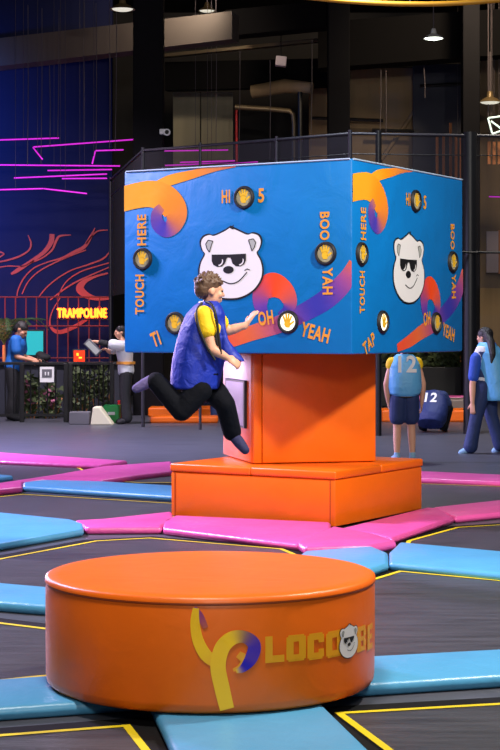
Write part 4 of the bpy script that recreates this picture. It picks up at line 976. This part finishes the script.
for k in range(12):
    a = 2*math.pi*k/12+.2; d = V((math.cos(a), math.sin(a)*.7, 0)); g = MB(); pts = catmull([tuple(top), tuple(top+d*.25+UP*.42), tuple(top+d*.6+UP*.5), tuple(top+d*.85+UP*(.28+.1*(k % 3)))], 7)
    for i in range(2, len(pts)-1):
        p = V(pts[i]); T = (V(pts[i+1])-p).normalized(); sd = T.cross(UP).normalized(); l = .22*(1-.6*i/len(pts))
        for q in (-1, 1): e = (sd*q*.8+T*.7-UP*.25).normalized(); w_ = T*.018; g.add([p-w_, p+w_, p+e*l], [(0, 1, 2)])
    g.tube(pts, .006, 4); build('frond', g, M['leaf'], pm)
for k, (x, rx, rz, lb) in enumerate([(405, .42, .3, 'dim hedge behind the far pads, left of the standing girl'), (448, .42, .28, 'dim hedge behind the far pads, nearest the girl')]):
    Y = 35.2; c = V((P(x, 0, Y).x, Y, 0)); t = thing('hedge', c, lb, 'hedge', 'dim hedges beyond the far pads'); cc = P(x, 362, Y); build('foliage', leafmesh(cc, (rx, .25, rz*1.3), 420, .17, 80+k), M['leaf_dark'], t)
    g = MB(); g.box((c.x, Y, .35), (rx*2, .4, .7)); build('planter', g, M['wall_dark'], t, bevel=.02)
g = MB(); g.tube([P(385, 373, 34.75), P(472, 374, 34.75)], .03, 6); tag(build('guard_rail', g, M['steel_rail'], loc=P(430, 374, 34.75)), 'dark guard rail in front of the hedges at the right', 'rail')
g = MB(); A_ = P(425, 0, 34.6); g.box((A_.x, 34.5, .42), (2.4, .1, .8)); tag(build('low_wall', g, M['steel_black'], bevel=.01, loc=(A_.x, 34.5, 0)), 'black low wall behind the far pink and orange pads', 'barrier')
# small things by the fence
def gbox(name, x0, x1, y0, Y, m, lb, cat, d=.3):
    a_ = P(x0, y0, Y); b_ = P(x1, y0, Y); g = MB(); g.box(((a_.x+b_.x)/2, Y, a_.z/2), (b_.x-a_.x, d, a_.z)); return tag(build(name, g, m, bevel=.015, loc=((a_.x+b_.x)/2, Y, 0)), lb, cat)
gbox('foam_block', 70, 90.5, 411.5, 28.3, M['grey_box'], 'grey block standing before the finer fence panel', 'block')
g = MB(); Y = 28.2; zt = P(0, 406.5, Y).z; xs = [P(x, 0, Y).x for x in (91.5, 94, 101, 114)]
g.add([V((xs[0], Y-.2, 0)), V((xs[3], Y-.2, 0)), V((xs[2], Y-.2, zt)), V((xs[1], Y-.2, zt)), V((xs[0], Y+.2, 0)), V((xs[3], Y+.2, 0)), V((xs[2], Y+.2, zt)), V((xs[1], Y+.2, zt))], [(0, 1, 2, 3), (7, 6, 5, 4), (0, 4, 5, 1), (1, 5, 6, 2), (2, 6, 7, 3), (3, 7, 4, 0)])
tag(build('foam_wedge', g, M['cream'], bevel=.02, loc=((xs[0]+xs[3])/2, Y, 0)), 'cream foam wedge on the floor beside the green crate', 'wedge')
t = gbox('crate', 104, 120, 405, 28.75, M['green'], 'green plastic crate at the feet of the woman in white', 'crate')
g = MB(); cc = P(112, 413, 28.75); g.box(cc-V((0, .152, 0)), (.12, .006, .05)); build('crate_label', g, M['white'], t)
c = V((P(122.5, 0, 28.95).x, 28.95, 0)); g = MB(); g.lathe([(.075, 0), (.08, .05), (.085, .36), (.07, .37)], 20, c); tag(build('bucket', g, M['red'], smooth=40, loc=c), 'red bucket beside the green crate', 'bucket')
# far pads beyond the court
def fpad(x0, x1, ytop, ybot, Y, m, lb, d=1.2, z0=0):
    a_ = P(x0, ytop, Y); b_ = P(x1, ytop, Y); zb = max(0, P(0, ybot, Y).z); g = MB(); g.box(((a_.x+b_.x)/2, Y+d/2, (a_.z+zb)/2), (b_.x-a_.x, d, a_.z-zb)); return tag(build('floor_pad', g, M[m], bevel=.03, loc=((a_.x+b_.x)/2, Y+d/2, zb)), lb, 'pad', 'low pads at the far side of the court')
fpad(150, 218, 416.5, 423.5, 28.6, 'orange', 'far orange pad behind the jumping boy', .5)
fpad(148, 222, 407.5, 419, 30.6, 'orange', 'raised far orange pad behind the jumping boy', .8)
fpad(382, 471, 410, 425, 28.9, 'orange', 'far orange pad between the standing child and the girl', .8)
fpad(441, 475, 399.5, 411, 30.6, 'tongue', 'far dark tan pad near the knees of the girl', .9)
fpad(392, 474, 396.5, 401.5, 32.4, 'pink_pad', 'far dim pink pad on the low wall side', .6)
# ------------------------------------------------------------------ light
def area(name, loc, target, size, energy, color, spread=180):
    l = bpy.data.lights.new(name, 'AREA'); l.shape = 'DISK'; l.size = size; l.energy = energy; l.color = color; l.spread = math.radians(spread)
    o = bpy.data.objects.new(name, l); COL.objects.link(o); o.location = loc
    o.rotation_euler = (V(target)-V(loc)).to_track_quat('-Z', 'Y').to_euler(); return o
def spot(name, loc, target, energy, color, ang, blend=.6, r=.25):
    l = bpy.data.lights.new(name, 'SPOT'); l.energy = energy; l.color = color; l.spot_size = math.radians(ang); l.spot_blend = blend; l.shadow_soft_size = r
    o = bpy.data.objects.new(name, l); COL.objects.link(o); o.location = loc
    o.rotation_euler = (V(target)-V(loc)).to_track_quat('-Z', 'Y').to_euler(); return o
LIGHTS = [
 area('key_highbay', (3.7, 8.5, 5.7), (.2, 13.0, .8), .55, 640, (1, .93, .82)),
 area('front_highbay', (-.5, 5.2, 7.0), (0, 9.5, .5), 1.2, 480, (1, .92, .82)),
 area('front_fill', (.8, -3.0, 5.6), (0, 9, .8), 1.5, 330, (1, .94, .86)),  # added fill behind the camera, brightens the front faces
 area('left_stage_wash', (-6.8, 15.6, 6.4), (-1.2, 12.6, .2), 1.3, 430, (.74, .62, 1.0), 80),
 area('left_rear_wash', (-8.0, 21, 5.0), (-3, 22, 0), 1.4, 620, (.62, .55, 1.0), 80),
 area('rear_highbay', (1.0, 22.5, 7.8), (0, 23, 0), 1.0, 400, (.8, .86, 1), 130),
 area('rear_left_highbay', (-3.8, 26.5, 7.2), (-4, 29.5, .4), .8, 260, (.95, .82, .95), 100),
 area('rear_right_highbay', (5.0, 26, 7.6), (4, 29, .5), .8, 200, (1, .92, .8), 110),
 area('left_sheen_light', (-9.0, 29.0, 2.6), (-.4, 13.5, .8), 3.4, 520, (.86, .6, 1.0), 110),  # added unseen light, gives column side and podium rim a pink sheen
 spot('mural_blue_wash', (-9.4, 30.5, 5.6), (-8.2, 34, 4.6), 5200, (.02, .2, 1), 110, 1),
 spot('mural_red_wash', (-5.4, 31.2, .9), (-5.0, 34, 3.2), 220, (1, .3, .25), 100, .9),
 spot('structure_warm', (4.5, 31, 8.4), (4.3, 37, 5.0), 900, (1, .78, .5), 120, .8),
 spot('structure_warm_left', (-1.0, 31.5, 8.2), (-2.2, 38, 5.4), 300, (1, .82, .6), 110, .8),
]
w = bpy.data.worlds.new('World'); bpy.context.scene.world = w; w.use_nodes = True
w.node_tree.nodes['Background'].inputs['Color'].default_value = (.33, .36, .5, 1); w.node_tree.nodes['Background'].inputs['Strength'].default_value = .12

# ------------------------------------------------------------------ camera
cam = bpy.data.cameras.new('Camera'); co_ = bpy.data.objects.new('Camera', cam); COL.objects.link(co_)
co_.location = (0, 0, CH); co_.rotation_euler = (math.pi/2, 0, 0)
cam.sensor_fit = 'VERTICAL'; cam.sensor_height = 24; cam.lens = FP/750*24; cam.shift_y = -(375-HZ)/750; cam.clip_end = 200
sc = bpy.context.scene; sc.camera = co_
sc.view_settings.view_transform = 'Standard'; sc.view_settings.look = 'None'; sc.view_settings.exposure = 0; sc.view_settings.gamma = 1; sc.view_settings.use_curve_mapping = False
